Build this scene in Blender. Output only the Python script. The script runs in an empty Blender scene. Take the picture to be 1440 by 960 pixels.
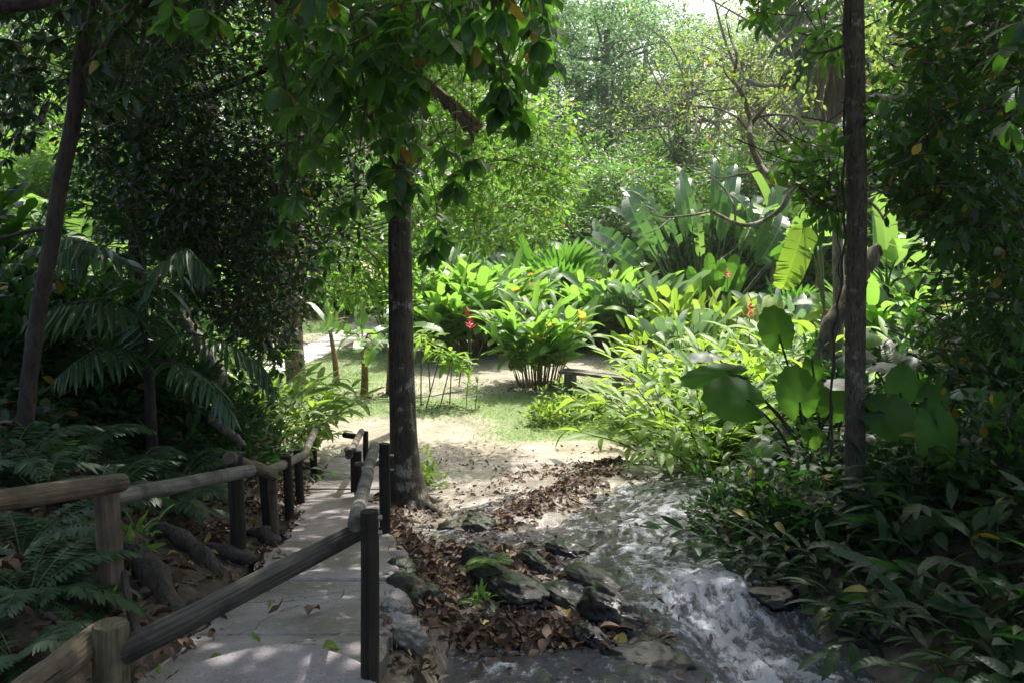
import bpy, math
import numpy as np
from mathutils import Vector
R = math.radians
rng = np.random.default_rng(11)
scene = bpy.context.scene
COL = scene.collection

# ------------------------------------------------------------------ camera
PITCH = R(8.0); FPX = 1240.0; CZ = 1.6
cam_d = bpy.data.cameras.new("camera"); cam = bpy.data.objects.new("camera", cam_d); COL.objects.link(cam)
cam.location = (0, 0, CZ); cam.rotation_euler = (R(90) - PITCH, 0, 0)
cam_d.lens = 36 * FPX / 1440; cam_d.sensor_width = 36; cam_d.clip_end = 2000; cam_d.clip_start = 0.05
cam_d.dof.use_dof = False
scene.camera = cam

# ------------------------------------------------------------------ sky and sun
SUN_EL, SUN_AZ = R(60), R(24)       # azimuth: degrees to the right of straight ahead (+Y towards +X)
w = bpy.data.worlds.new("World"); scene.world = w; w.use_nodes = True
nt = w.node_tree; bg = nt.nodes["Background"]
sky = nt.nodes.new("ShaderNodeTexSky"); sky.sky_type = 'NISHITA'; sky.sun_disc = False
sky.sun_elevation = SUN_EL; sky.sun_rotation = SUN_AZ; sky.dust_density = 6.0; sky.air_density = 1.2
nt.links.new(sky.outputs[0], bg.inputs[0]); bg.inputs[1].default_value = 0.15
sd = bpy.data.lights.new("sun", 'SUN'); sd.energy = 3.6; sd.angle = R(0.53); sd.color = (1, 0.965, 0.91)
sun = bpy.data.objects.new("sun", sd); COL.objects.link(sun)
sdir = Vector((math.sin(SUN_AZ) * math.cos(SUN_EL), math.cos(SUN_AZ) * math.cos(SUN_EL), math.sin(SUN_EL)))
sun.rotation_euler = sdir.to_track_quat('Z', 'Y').to_euler()
vs = scene.view_settings; vs.view_transform = 'Standard'; vs.look = 'None'; vs.gamma = 1; vs.exposure = 1.3
try: vs.use_curve_mapping = False
except Exception: pass
scene.display_settings.display_device = 'sRGB'
cy = scene.cycles
cy.use_denoising = True; cy.max_bounces = 7; cy.diffuse_bounces = 4; cy.glossy_bounces = 2; cy.transmission_bounces = 4
cy.transparent_max_bounces = 4; cy.volume_bounces = 0; cy.caustics_reflective = False; cy.caustics_refractive = False
cy.sample_clamp_indirect = 6

HAZE = 0.0004

# ------------------------------------------------------------------ maths
CA, SA = math.cos(PITCH), math.sin(PITCH)
def P(px, py, Y):
    """point seen at photo pixel (px, py) at distance Y ahead of the camera"""
    x = (np.asarray(px, float) - 720) / FPX; u = -(np.asarray(py, float) - 480) / FPX
    dy = CA + SA * u; dz = -SA + CA * u
    k = np.asarray(Y, float) / dy
    return np.stack(np.broadcast_arrays(x * k, dy * k, CZ + dz * k), -1)
def sstep(a, b, x):
    t = np.clip((np.asarray(x, float) - a) / (b - a), 0, 1); return t * t * (3 - 2 * t)
def _hash(i, j, s):
    n = (i * 374761393 + j * 668265263 + s * 144269504) & 0xffffffff
    n = ((n ^ (n >> 13)) * 1274126177) & 0xffffffff
    return ((n ^ (n >> 16)) & 0xffff) / 65535.0
def vn(x, y, s=0):
    x = np.asarray(x, float); y = np.asarray(y, float)
    i = np.floor(x).astype(np.int64); j = np.floor(y).astype(np.int64); u = x - i; v = y - j
    u = u * u * (3 - 2 * u); v = v * v * (3 - 2 * v)
    a, b, c, d = _hash(i, j, s), _hash(i + 1, j, s), _hash(i, j + 1, s), _hash(i + 1, j + 1, s)
    return (a * (1 - u) + b * u) * (1 - v) + (c * (1 - u) + d * u) * v
def fbm(x, y, s=0, o=4):
    r = 0; a = .5
    for k in range(o):
        r = r + a * (vn(x, y, s + k) * 2 - 1); x = x * 2.03; y = y * 2.03; a *= .5
    return r
# terrain profile
BY = [-30, 0, 2.5, 3.8, 5.8, 8.4, 11.6, 13, 38, 90, 400]
BZ = [1.0, -.1, -.35, -.55, -.85, -1.2, -1.62, -1.7, -1.7, 10, 26]
def base(y): return np.interp(y, BY, BZ)
PY_ = [-1, 2.0, 3.0, 4.75, 6, 7.9, 9.6, 11.2, 12.6]
PX_ = [-2.2, -1.05, -.86, -1.05, -1.26, -1.62, -1.85, -2.08, -2.0]
PZ_ = [.1, .08, 0, -.34, -.6, -.98, -1.32, -1.58, -1.68]
def pathx(y): return np.interp(y, PY_, PX_)
def pathz(y): return np.interp(y, PY_, PZ_)
CYY = [2.5, 4.0, 4.9, 6.4, 8.9, 10]; CXX = [1.6, 1.42, 1.15, 1.05, 2.0, 3.2]
def streamR(y): return np.interp(y, [2, 3.8, 5.8, 8.4, 10, 11.6], [2.2, 1.75, 1.62, 1.95, 2.3, 2.0])
def dip(x, y): return .17 * sstep(.7, 1.25, x - (y - 4) * .05) * (1 - sstep(4.7, 5.5, y))
def terrain(x, y, detail=True):
    x = np.asarray(x, float); y = np.asarray(y, float)
    b = base(y)
    near = 1 - sstep(10.0, 13.2, y)
    px = pathx(y); pz = pathz(y)
    dl = (px - .42) - x                                  # metres left of the path
    left = np.minimum(.08 + .42 * np.maximum(dl, 0), 1.5)
    wl = sstep(-1.2, -.86, dl)                           # 1 at the path and left of it
    zl = pz - .10 + np.where(dl > 0, left, .02)
    z = b * (1 - wl) + zl * wl
    dr = x - streamR(y)
    z = z + near * np.clip(.4 * dr, 0, .6) * sstep(0, .3, dr)
    z = z - near * .30 * sstep(-.1,.25, dr)*0
    z = z * near + np.where(near < 1, b, 0) * (1 - near)
    # island of litter and the stone ridge in the stream
    isl = np.exp(-(((x + .25) / .55) ** 2 + ((y - 5.6) / 1.0) ** 2))
    z = z + .10 * isl
    rx = np.interp(y, [7, 11.5], [.0, 1.7])
    z = z + .10 * np.exp(-((x - rx) / .35) ** 2) * sstep(6.6, 7.6, y) * (1 - sstep(10.4, 11.3, y))
    cx = np.interp(y, CYY, CXX)
    z = z - .09 * np.exp(-((x - cx) / .5) ** 2) * (1 - sstep(9.5, 10.5, y))
    z = z - dip(x, y)
    z = z - .16 * np.exp(-(((x - .1) / .5) ** 4 + ((y - 3.85) / .38) ** 4))
    if detail:
        amp = .035 * sstep(0, 3, y) * (1 - sstep(12, 14, y)) + .012
        z = z + amp * fbm(x * 3.1, y * 3.1, 3, 5) * 1.6 * np.where((wl > .5) & (dl < .05), .15, 1)
        z = z + .5 * near * np.clip(np.abs(dl) - 1.2, 0, .3) * fbm(x * .8, y * .8, 9, 3) * (dl > 0)
    return z
def H(x, y): return float(terrain(x, y))
def water(x, y):
    z = base(y) + .045 - dip(x, y) * 1.05 - .03 * sstep(9, 11, y)
    z = z - .07 * sstep(6.8, 7.6, y) * (1 - sstep(-.1, .5, x - np.interp(y, [7, 11.5], [-.2, 1.5])))
    z = z + .022 * fbm(x * 4, y * 3, 21, 3) * 1.5 + .012 * fbm(x * 9, y * 7, 25, 3)
    turb = np.exp(-((x - np.interp(y, CYY, CXX)) / .38) ** 2) * (1 - sstep(5.2, 6.5, y))
    z = z + turb * (.055 * np.abs(fbm(x * 7, y * 5, 31, 4)) * 2.0 + .02)
    z = z + .006 * fbm(x * 16, y * 12, 41, 2)
    return z
def gx(px, Y, z=None):
    """x of photo column px for something standing on the ground at distance Y"""
    x = 0.0
    for _ in range(5):
        zz = H(x, Y) if z is None else z
        x = (px - 720) / FPX * (Y * CA + (CZ - zz) * SA)
    return x
def norm(v): return v / np.maximum(np.linalg.norm(v, axis=-1, keepdims=True), 1e-9)
def rand_dir(n):
    v = rng.normal(size=(n, 3)); return norm(v)
def in_poly(poly, n):
    poly = np.array(poly, float); lo, hi = poly.min(0), poly.max(0); out = []
    while len(out) < n:
        q = rng.uniform(lo, hi, (n * 3, 2)); c = np.zeros(len(q), bool); j = len(poly) - 1
        for i in range(len(poly)):
            xi, yi = poly[i]; xj, yj = poly[j]
            m = ((yi > q[:, 1]) != (yj > q[:, 1])) & (q[:, 0] < (xj - xi) * (q[:, 1] - yi) / (yj - yi + 1e-12) + xi)
            c ^= m; j = i
        out += q[c].tolist()
    return np.array(out[:n])
def spline(pts, n=20):
    p = np.array(pts, float); p = np.vstack([2 * p[0] - p[1], p, 2 * p[-1] - p[-2]]); out = []
    m = len(p) - 3
    for t in np.linspace(0, m, n):
        i = min(int(t), m - 1); u = t - i; a, b, c, d = p[i:i + 4]
        out.append(.5 * (2 * b + (c - a) * u + (2 * a - 5 * b + 4 * c - d) * u * u + (3 * b - a - 3 * c + d) * u ** 3))
    return np.array(out)

# ------------------------------------------------------------------ mesh builder
class MB:
    def __init__(s): s.v = []; s.f = []; s.a = []; s.n = 0; s.sm = []; s.m = []; s.mi = 0
    def add(s, v, f, a=None, smooth=True):
        v = np.asarray(v, float).reshape(-1, 3); f = np.asarray(f, np.int64)
        s.v.append(v); s.f.append(f + s.n); s.n += len(v)
        s.a.append(np.full((len(v), 3), .5) if a is None else np.asarray(a, float)); s.sm.append(np.full(len(f), smooth)); s.m.append(np.full(len(f), s.mi, np.int32))
        return s
    def build(s, name, mat, parent=None, origin=None):
        me = bpy.data.meshes.new(name)
        if s.n:
            v = np.concatenate(s.v)
            if origin is not None: v = v - np.asarray(origin, float)
            a = np.concatenate(s.a)
            loops = np.concatenate([f.ravel() for f in s.f]); tot = np.concatenate([np.full(len(f), f.shape[1]) for f in s.f])
            me.vertices.add(len(v)); me.vertices.foreach_set("co", v.astype(np.float32).ravel())
            me.loops.add(len(loops)); me.loops.foreach_set("vertex_index", loops.astype(np.int32))
            me.polygons.add(len(tot)); me.polygons.foreach_set("loop_start", (np.cumsum(tot) - tot).astype(np.int32))
            me.polygons.foreach_set("use_smooth", np.concatenate(s.sm))
            me.polygons.foreach_set("material_index", np.concatenate(s.m))
            at = me.attributes.new("lf", 'FLOAT_VECTOR', 'POINT'); at.data.foreach_set("vector", a.astype(np.float32).ravel())
            me.update(calc_edges=True)
        for q in (mat if isinstance(mat, (list, tuple)) else [mat]): me.materials.append(q)
        o = bpy.data.objects.new(name, me); COL.objects.link(o)
        if parent is not None: o.parent = parent
        if origin is not None and parent is None: o.location = [float(q) for q in origin]
        return o
def tube(mb, pts, r, sides=8, cap=True, var=None, flute=0):
    pts = np.array(pts, float); n = len(pts); r = np.broadcast_to(np.asarray(r, float), (n,))
    t = norm(np.gradient(pts, axis=0)); up = np.array([0, 0, 1.]) if abs(t[0, 2]) < .9 else np.array([1., 0, 0])
    x = np.cross(up, t[0]); x /= np.linalg.norm(x); V = []
    ang = np.linspace(0, 2 * np.pi, sides, endpoint=False)
    for i in range(n):
        x = x - t[i] * np.dot(x, t[i]); x /= max(np.linalg.norm(x), 1e-9); y = np.cross(t[i], x)
        rr = r[i] * (1 + flute * np.sin(ang * 3 + i * .13))
        V.append(pts[i] + np.outer(np.cos(ang) * rr, x) + np.outer(np.sin(ang) * rr, y))
    V = np.concatenate(V); i = np.arange(n - 1)[:, None] * sides; k = np.arange(sides)[None]; k2 = (k + 1) % sides
    F = np.stack([i + k, i + k2, i + sides + k2, i + sides + k], -1).reshape(-1, 4)
    lf = np.zeros((n * sides, 3)); lf[:, 0] = np.tile(ang / 6.283, n); lf[:, 1] = np.repeat(np.linspace(0, 1, n), sides)
    lf[:, 2] = rng.random() if var is None else var
    mb.add(V, F, lf)
    if cap:
        for j, e in ((0, -1), (n - 1, 1)):
            ring = V[j * sides:(j + 1) * sides]; ids = np.arange(sides)[::-1] if e < 0 else np.arange(sides)
            mb.add(ring, ids[None], lf[j * sides:(j + 1) * sides], smooth=False)
def blade(W=.3, n=4, droop=.25, fold=.12, shape='ovate', curl=0., twist=0.):
    t = np.linspace(0, 1, n + 1)
    if shape == 'ovate': w_ = np.sin(np.pi * t ** .75) ** .8
    elif shape == 'lance': w_ = np.sin(np.pi * t ** .9) ** .7
    elif shape == 'paddle': w_ = np.minimum(1, (t / .18 + .05)) ** .5 * np.sqrt(np.maximum(0, 1 - t ** 5))
    elif shape == 'obov': w_ = np.sin(np.pi * t ** 1.35) ** .8
    elif shape == 'grass': w_ = 1 - t * .9
    w_ = np.maximum(w_, .04) * W / 2; w_[-1] = W * .01
    th = droop * 1.6 * t; y = np.cumsum(np.r_[0, np.cos(th[1:])]) / n; z = -np.cumsum(np.r_[0, np.sin(th[1:])]) / n
    V = []; A = []
    for i in range(n + 1):
        for s in (-1, 0, 1):
            ww = w_[i]; V.append([s * ww, y[i], z[i] + abs(s) * ww * fold * 2 + curl * abs(s) * ww * math.sin(i * 2.1)]); A.append([s, t[i], 0])
    F = []
    for i in range(n):
        for s in (0, 1): a = i * 3 + s; F.append([a, a + 1, a + 4, a + 3])
    return np.array(V), np.array(F), np.array(A)
def scatter(mb, tm, Pn, D, S, roll=0.35, var=None, up=None):
    """copies of leaf templates tm at points Pn growing along D"""
    Pn = np.asarray(Pn, float).reshape(-1, 3); N = len(Pn)
    if N == 0: return
    if not isinstance(tm, list): tm = [tm]
    D = norm(np.broadcast_to(np.asarray(D, float), (N, 3))); S = np.asarray(S, float)
    if S.ndim < 2: S = np.broadcast_to(S, (N,))[:, None] * np.ones((1, 3))
    var = rng.random(N) if var is None else np.broadcast_to(var, (N,))
    U = np.array([0, 0, 1.]) if up is None else np.asarray(up, float); U = np.broadcast_to(U, (N, 3)) + rng.normal(size=(N, 3)) * .02
    X = norm(np.cross(D, U)); Z = np.cross(X, D)
    rl = rng.normal(size=N) * roll; c, s = np.cos(rl)[:, None], np.sin(rl)[:, None]
    X, Z = X * c + Z * s, Z * c - X * s
    pick = rng.integers(0, len(tm), N)
    for k, (tv, tf, ta) in enumerate(tm):
        m = pick == k; n = m.sum()
        if not n: continue
        s_ = S[m][:, None, :] * tv[None]
        V = Pn[m][:, None] + s_[..., 0:1] * X[m][:, None] + s_[..., 1:2] * D[m][:, None] + s_[..., 2:3] * Z[m][:, None]
        F = tf[None] + (np.arange(n) * len(tv))[:, None, None]
        A = np.broadcast_to(ta[None], (n,) + ta.shape).copy(); A[..., 2] = var[m][:, None]
        mb.add(V.reshape(-1, 3), F.reshape(-1, tf.shape[1]), A.reshape(-1, 3))
LEAF = [blade(.42, 4, .25, .14), blade(.38, 4, .5, .2), blade(.46, 4, -.15, .1)]
LEAF_LO = [blade(.5, 2, .3, .15), blade(.42, 2, .1, .2)]
LEAF_OB = [blade(.46, 5, .35, .12, 'obov'), blade(.42, 5, .6, .2, 'obov'), blade(.5, 5, .1, .1, 'obov')]
LANCE = [blade(.16, 4, .4, .2, 'lance'), blade(.14, 4, .15, .2, 'lance')]
LANCE_W = [blade(.22, 7, .45, .16, 'lance'), blade(.26, 7, .8, .2, 'lance'), blade(.22, 7, .15, .16, 'lance')]
PADDLE = [blade(.3, 7, .35, .14, 'paddle'), blade(.34, 7, .7, .18, 'paddle'), blade(.3, 7, .1, .12, 'paddle')]
GRASS = [blade(.12, 2, .5, .0, 'grass'), blade(.1, 2, .9, .0, 'grass')]
DRY = [blade(.42, 4, .7, .5), blade(.36, 4, -.7, .3, curl=.5), blade(.5, 4, .2, .8), blade(.4, 4, 1.2, .3)]

# ------------------------------------------------------------------ materials
def newmat(name):
    m = bpy.data.materials.new(name); m.use_nodes = True; t = m.node_tree; b = t.nodes["Principled BSDF"]; return m, t, b
def nd(t, ty, **k):
    n = t.nodes.new(ty)
    for a, v in k.items():
        if a.startswith('i_'):
            q = a[2:]; n.inputs[int(q) if q.isdigit() else q].default_value = v
        else: setattr(n, a, v)
    return n
def ramp(t, fac, stops):
    r = t.nodes.new("ShaderNodeValToRGB"); e = r.color_ramp.elements
    while len(e) < len(stops): e.new(.5)
    for q, (p, c) in zip(e, stops): q.position = p; q.color = (*c, 1) if len(c) == 3 else c
    t.links.new(fac, r.inputs[0]); return r
def mixc(t, fac, a, b, ty='MIX'):
    m = t.nodes.new("ShaderNodeMix"); m.data_type = 'RGBA'; m.blend_type = ty
    for s, v in ((m.inputs[0], fac), (m.inputs[6], a), (m.inputs[7], b)):
        if hasattr(v, 'links'): t.links.new(v, s)
        else: s.default_value = v if not isinstance(v, tuple) else (*v, 1)
    return m.outputs[2]
def noise(t, scale, detail=5, vec=None, rough=.6, sc3=None, dist=0):
    n = nd(t, "ShaderNodeTexNoise"); n.inputs["Scale"].default_value = scale; n.inputs["Detail"].default_value = detail
    n.inputs["Roughness"].default_value = rough; n.inputs["Distortion"].default_value = dist
    if vec is None: vec = nd(t, "ShaderNodeTexCoord").outputs["Object"]
    if sc3:
        mp = nd(t, "ShaderNodeMapping"); mp.inputs["Scale"].default_value = sc3; t.links.new(vec, mp.inputs[0]); vec = mp.outputs[0]
    t.links.new(vec, n.inputs["Vector"]); return n.outputs["Fac"]
def bump(t, b, h, strength=.4, dist=.02):
    n = nd(t, "ShaderNodeBump"); n.inputs["Strength"].default_value = strength; n.inputs["Distance"].default_value = dist
    t.links.new(h, n.inputs["Height"]); t.links.new(n.outputs[0], b.inputs["Normal"]); return n
def math_(t, op, a, b=None, clamp=False):
    n = nd(t, "ShaderNodeMath", operation=op, use_clamp=clamp)
    for i, v in enumerate((a, b)):
        if v is None: continue
        if hasattr(v, 'links'): t.links.new(v, n.inputs[i])
        else: n.inputs[i].default_value = v
    return n.outputs[0]
def leafmat(name, c1, c2, tr, rough=.42, tfac=.4, rib=None, veins=0, odd=None, spec=.5):
    """c1..c2 range of leaf colour by leaf, tr = colour of light passing through"""
    m, t, b = newmat(name)
    at = nd(t, "ShaderNodeAttribute", attribute_name="lf"); sep = nd(t, "ShaderNodeSeparateXYZ"); t.links.new(at.outputs["Vector"], sep.inputs[0])
    X, Y, V = sep.outputs
    stops = [(0, c1), (.85, c2)] + ([(.965, c2), (.975, odd)] if odd else [])
    col = ramp(t, V, stops).outputs[0]
    tr_ = ramp(t, V, [(0, tuple(q * .75 for q in tr)), (.85, tr)] + ([(.965, tr), (.975, tuple(q * 1.4 for q in odd))] if odd else [])).outputs[0]
    ax = math_(t, 'ABSOLUTE', X)
    if rib:
        mk = math_(t, 'LESS_THAN', ax, .09); col = mixc(t, mk, col, rib)
    if veins:
        q = math_(t, 'SUBTRACT', math_(t, 'MULTIPLY', Y, veins), math_(t, 'MULTIPLY', ax, veins * .12))
        s = math_(t, 'SINE', math_(t, 'MULTIPLY', q, 6.283)); 
        bump(t, b, s, .16, .01)
        mk = math_(t, 'MULTIPLY', math_(t, 'GREATER_THAN', s, .8), .10); col = mixc(t, mk, col, tr)
    nz = noise(t, 9, 3); col = mixc(t, .35, col, mixc(t, nz, (0.25, .25, .2), (1.5, 1.5, 1.3)), 'MULTIPLY')
    t.links.new(col, b.inputs["Base Color"]); b.inputs["Roughness"].default_value = rough
    b.inputs["Specular IOR Level"].default_value = spec
    tb = nd(t, "ShaderNodeBsdfTranslucent"); t.links.new(tr_, tb.inputs[0])
    mx = nd(t, "ShaderNodeMixShader"); mx.inputs[0].default_value = tfac
    t.links.new(b.outputs[0], mx.inputs[1]); t.links.new(tb.outputs[0], mx.inputs[2])
    t.links.new(mx.outputs[0], t.nodes["Material Output"].inputs[0]); return m
def barkmat(name, c1, c2, spots=None, scale=9, rough=.9, ring=0):
    m, t, b = newmat(name)
    n = noise(t, scale, 8, sc3=(1, 1, .35)); col = ramp(t, n, [(.3, c1), (.7, c2)]).outputs[0]
    h = n
    if spots:
        s = noise(t, scale * .8, 6, rough=.7); mk = ramp(t, s, [(.56, (0, 0, 0)), (.62, (1, 1, 1))]).outputs[0]; col = mixc(t, mk, col, spots)
    if ring:
        wv = nd(t, "ShaderNodeTexWave", bands_direction='Z'); wv.inputs["Scale"].default_value = ring; wv.inputs["Distortion"].default_value = 1.5
        t.links.new(nd(t, "ShaderNodeTexCoord").outputs["Object"], wv.inputs[0]); h = math_(t, 'ADD', n, math_(t, 'MULTIPLY', wv.outputs[1], .4))
        col = mixc(t, math_(t, 'MULTIPLY', wv.outputs[1], .35), col, c1)
    t.links.new(col, b.inputs["Base Color"]); b.inputs["Roughness"].default_value = rough; h2 = noise(t, scale * 5, 8, sc3=(1, 1, .22), rough=.7); col2 = mixc(t, ramp(t, h2, [(.38, (1, 1, 1)), (.5, (0, 0, 0))]).outputs[0], col, tuple(q * .4 for q in c1)); t.links.new(col2, b.inputs["Base Color"]); bump(t, b, math_(t, 'ADD', h, math_(t, 'MULTIPLY', h2, .6)), .9, .03); return m
G = {}
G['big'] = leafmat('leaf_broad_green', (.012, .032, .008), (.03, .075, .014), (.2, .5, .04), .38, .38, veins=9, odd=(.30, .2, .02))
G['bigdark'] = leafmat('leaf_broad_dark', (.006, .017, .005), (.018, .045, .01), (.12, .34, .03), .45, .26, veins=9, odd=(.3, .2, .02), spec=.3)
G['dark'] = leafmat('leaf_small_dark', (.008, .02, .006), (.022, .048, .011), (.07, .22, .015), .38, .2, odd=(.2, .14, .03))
G['mid'] = leafmat('leaf_mid_green', (.035, .085, .016), (.09, .18, .035), (.28, .56, .06), .42, .42, odd=(.3, .26, .04), spec=.2)
G['lime'] = leafmat('leaf_lime', (.07, .14, .02), (.12, .22, .035), (.34, .55, .05), .42, .45, odd=(.4, .34, .05), spec=.2)
G['blue'] = leafmat('leaf_bluish', (.05, .10, .045), (.11, .19, .075), (.24, .46, .14), .45, .42, spec=.2)
G['yellow'] = leafmat('leaf_yellowish', (.10, .18, .04), (.19, .26, .06), (.38, .55, .1), .5, .45, odd=(.45, .36, .06), spec=.2)
G['heli'] = leafmat('leaf_paddle', (.05, .12, .03), (.11, .2, .05), (.3, .58, .07), .42, .45, rib=(.16, .28, .07), veins=22, odd=(.35, .3, .04), spec=.45)
G['ginger'] = leafmat('leaf_ginger', (.07, .15, .02), (.13, .24, .035), (.42, .68, .06), .45, .45, rib=(.14, .26, .05), veins=16, spec=.4)
G['grey'] = leafmat('leaf_silvery', (.10, .15, .10), (.2, .26, .18), (.2, .36, .12), .35, .32, rib=(.25, .32, .2), veins=18, spec=.7)
G['ear'] = leafmat('leaf_elephant_ear', (.014, .04, .012), (.025, .07, .018), (.13, .33, .03), .55, .42, rib=(.03, .085, .018), spec=.18)
G['banana'] = leafmat('leaf_banana', (.05, .12, .03), (.1, .2, .05), (.28, .5, .08), .35, .42, rib=(.3, .36, .12), veins=26, spec=.6)
G['bananay'] = leafmat('leaf_banana_yellow', (.09, .15, .02), (.14, .2, .025), (.28, .46, .04), .45, .45, rib=(.3, .32, .08), veins=26)
G['palm'] = leafmat('leaf_palm', (.012, .035, .01), (.025, .065, .015), (.08, .26, .03), .35, .25, rib=(.08, .14, .03), spec=.6)
G['fan'] = leafmat('leaf_fan_palm', (.03, .1, .02), (.06, .17, .03), (.18, .45, .04), .38, .4)
G['fern'] = leafmat('leaf_fern', (.012, .036, .014), (.028, .07, .022), (.08, .25, .05), .55, .3)
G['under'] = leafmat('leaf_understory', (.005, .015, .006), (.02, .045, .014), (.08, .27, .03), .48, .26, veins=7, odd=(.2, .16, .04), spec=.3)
G['grass'] = leafmat('grass_blade', (.10, .19, .04), (.2, .28, .08), (.26, .4, .1), .6, .4)
G['dry'] = leafmat('dead_leaf', (.018, .011, .008), (.12, .068, .045), (.16, .07, .03), .6, .1, odd=(.3, .22, .07), spec=.3)
G['dead'] = leafmat('dead_frond', (.16, .1, .05), (.32, .22, .12), (.25, .15, .06), .8, .2)
G['red'] = leafmat('flower_red', (.5, .02, .02), (.65, .05, .03), (.6, .05, .03), .5, .3)
G['orange'] = leafmat('flower_orange', (.55, .1, .02), (.6, .16, .05), (.6, .15, .05), .5, .3)
B_ = {}
B_['dark'] = barkmat('bark_dark', (.018, .012, .009), (.06, .042, .03))
B_['main'] = barkmat('bark_main', (.03, .024, .017), (.085, .066, .048), spots=(.26, .25, .2), scale=7, ring=1.6)
B_['pale'] = barkmat('bark_pale', (.2, .17, .13), (.4, .36, .3))
B_['mott'] = barkmat('bark_mottled', (.09, .07, .045), (.2, .16, .11), spots=(.5, .48, .42), scale=8)
B_['slim'] = barkmat('bark_slim', (.05, .037, .026), (.13, .1, .075), spots=(.2, .18, .14), scale=14, ring=2.2)
B_['twig'] = barkmat('bark_twig', (.05, .035, .025), (.12, .09, .06))
B_['grey'] = barkmat('bark_grey_branch', (.10, .08, .06), (.24, .2, .15))
B_['bare'] = barkmat('bark_bare_tree', (.16, .13, .10), (.36, .31, .25))
B_['cane'] = barkmat('cane', (.14, .12, .05), (.32, .24, .13), scale=20)
B_['stem'] = barkmat('green_stem', (.05, .09, .02), (.12, .17, .05), scale=20, rough=.6)
B_['bstem'] = barkmat('banana_stem', (.13, .075, .035), (.34, .22, .11), scale=14)
B_['dstem'] = barkmat('dark_stem', (.015, .02, .01), (.05, .045, .025), scale=20, rough=.7)
def woodmat(name, c1, c2, moss=None):
    m, t, b = newmat(name); at = nd(t, "ShaderNodeAttribute", attribute_name="lf").outputs["Vector"]
    n = noise(t, 3, 8, vec=at, sc3=(9, 1.2, 7)); n2 = noise(t, 6, 6)
    col = ramp(t, n, [(.3, c1), (.68, c2)]).outputs[0]
    mk = ramp(t, n2, [(.45, (0, 0, 0)), (.65, (1, 1, 1))]).outputs[0]
    col = mixc(t, mk, col, moss or tuple(q * .35 for q in c1))
    cr = noise(t, 2.2, 3, vec=at, sc3=(16, .7, 3), dist=.4); ck = ramp(t, cr, [(.30, (1, 1, 1)), (.345, (0, 0, 0))]).outputs[0]; col = mixc(t, ck, col, tuple(q * .15 for q in c1))
    t.links.new(col, b.inputs["Base Color"]); b.inputs["Roughness"].default_value = .8; b.inputs["Specular IOR Level"].default_value = .25
    bump(t, b, math_(t, 'SUBTRACT', math_(t, 'ADD', n, n2), ck), .8, .015); return m
W_ = {}
W_['pale'] = woodmat('wood_weathered', (.07, .05, .033), (.17, .125, .085), (.04, .035, .024))
W_['grey'] = woodmat('wood_grey', (.095, .083, .07), (.25, .23, .2), (.055, .05, .04))
W_['black'] = woodmat('wood_tarred', (.012, .0095, .007), (.04, .031, .022), (.018, .015, .01))
W_['log'] = woodmat('wood_dark_log', (.022, .018, .014), (.105, .093, .075), (.013, .011, .009))
W_['moss'] = woodmat('wood_mossy', (.045, .035, .02), (.15, .12, .07), (.02, .022, .012))
W_['end'] = woodmat('wood_cut_end', (.14, .12, .09), (.26, .22, .17))
def concretemat():
    m, t, b = newmat('concrete'); n = noise(t, 3.5, 10, rough=.68); f = noise(t, 85, 4); s = noise(t, 1.6, 8, rough=.62); g_ = noise(t, 22, 6, rough=.7)
    col = ramp(t, n, [(.32, (.155, .132, .132)), (.68, (.30, .262, .27))]).outputs[0]
    col = mixc(t, ramp(t, s, [(.44, (0, 0, 0)), (.58, (.75, .75, .75))]).outputs[0], col, (.10, .085, .07))
    col = mixc(t, ramp(t, g_, [(.56, (0, 0, 0)), (.66, (.5, .5, .5))]).outputs[0], col, (.36, .34, .33))
    col = mixc(t, ramp(t, f, [(.60, (0, 0, 0)), (.66, (.75, .75, .75))]).outputs[0], col, (.06, .05, .045))
    ck = noise(t, 1.1, 5, dist=.8, rough=.55); ck = math_(t, 'LESS_THAN', math_(t, 'ABSOLUTE', math_(t, 'SUBTRACT', ck, .47)), .0035); col = mixc(t, math_(t, 'MULTIPLY', ck, .8), col, (.04, .034, .028))
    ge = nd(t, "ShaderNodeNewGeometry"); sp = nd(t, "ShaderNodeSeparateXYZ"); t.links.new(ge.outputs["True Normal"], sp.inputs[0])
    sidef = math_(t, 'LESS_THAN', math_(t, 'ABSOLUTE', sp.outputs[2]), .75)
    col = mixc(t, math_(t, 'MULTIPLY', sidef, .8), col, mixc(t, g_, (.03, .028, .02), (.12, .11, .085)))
    t.links.new(col, b.inputs["Base Color"]); t.links.new(ramp(t, s, [(.4, (.75,) * 3), (.65, (.42,) * 3)]).outputs[0], b.inputs["Roughness"])
    bump(t, b, math_(t, 'ADD', math_(t, 'ADD', n, math_(t, 'MULTIPLY', f, .3)), math_(t, 'MULTIPLY', g_, .4)), .8, .03); return m
CONC = concretemat()
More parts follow.
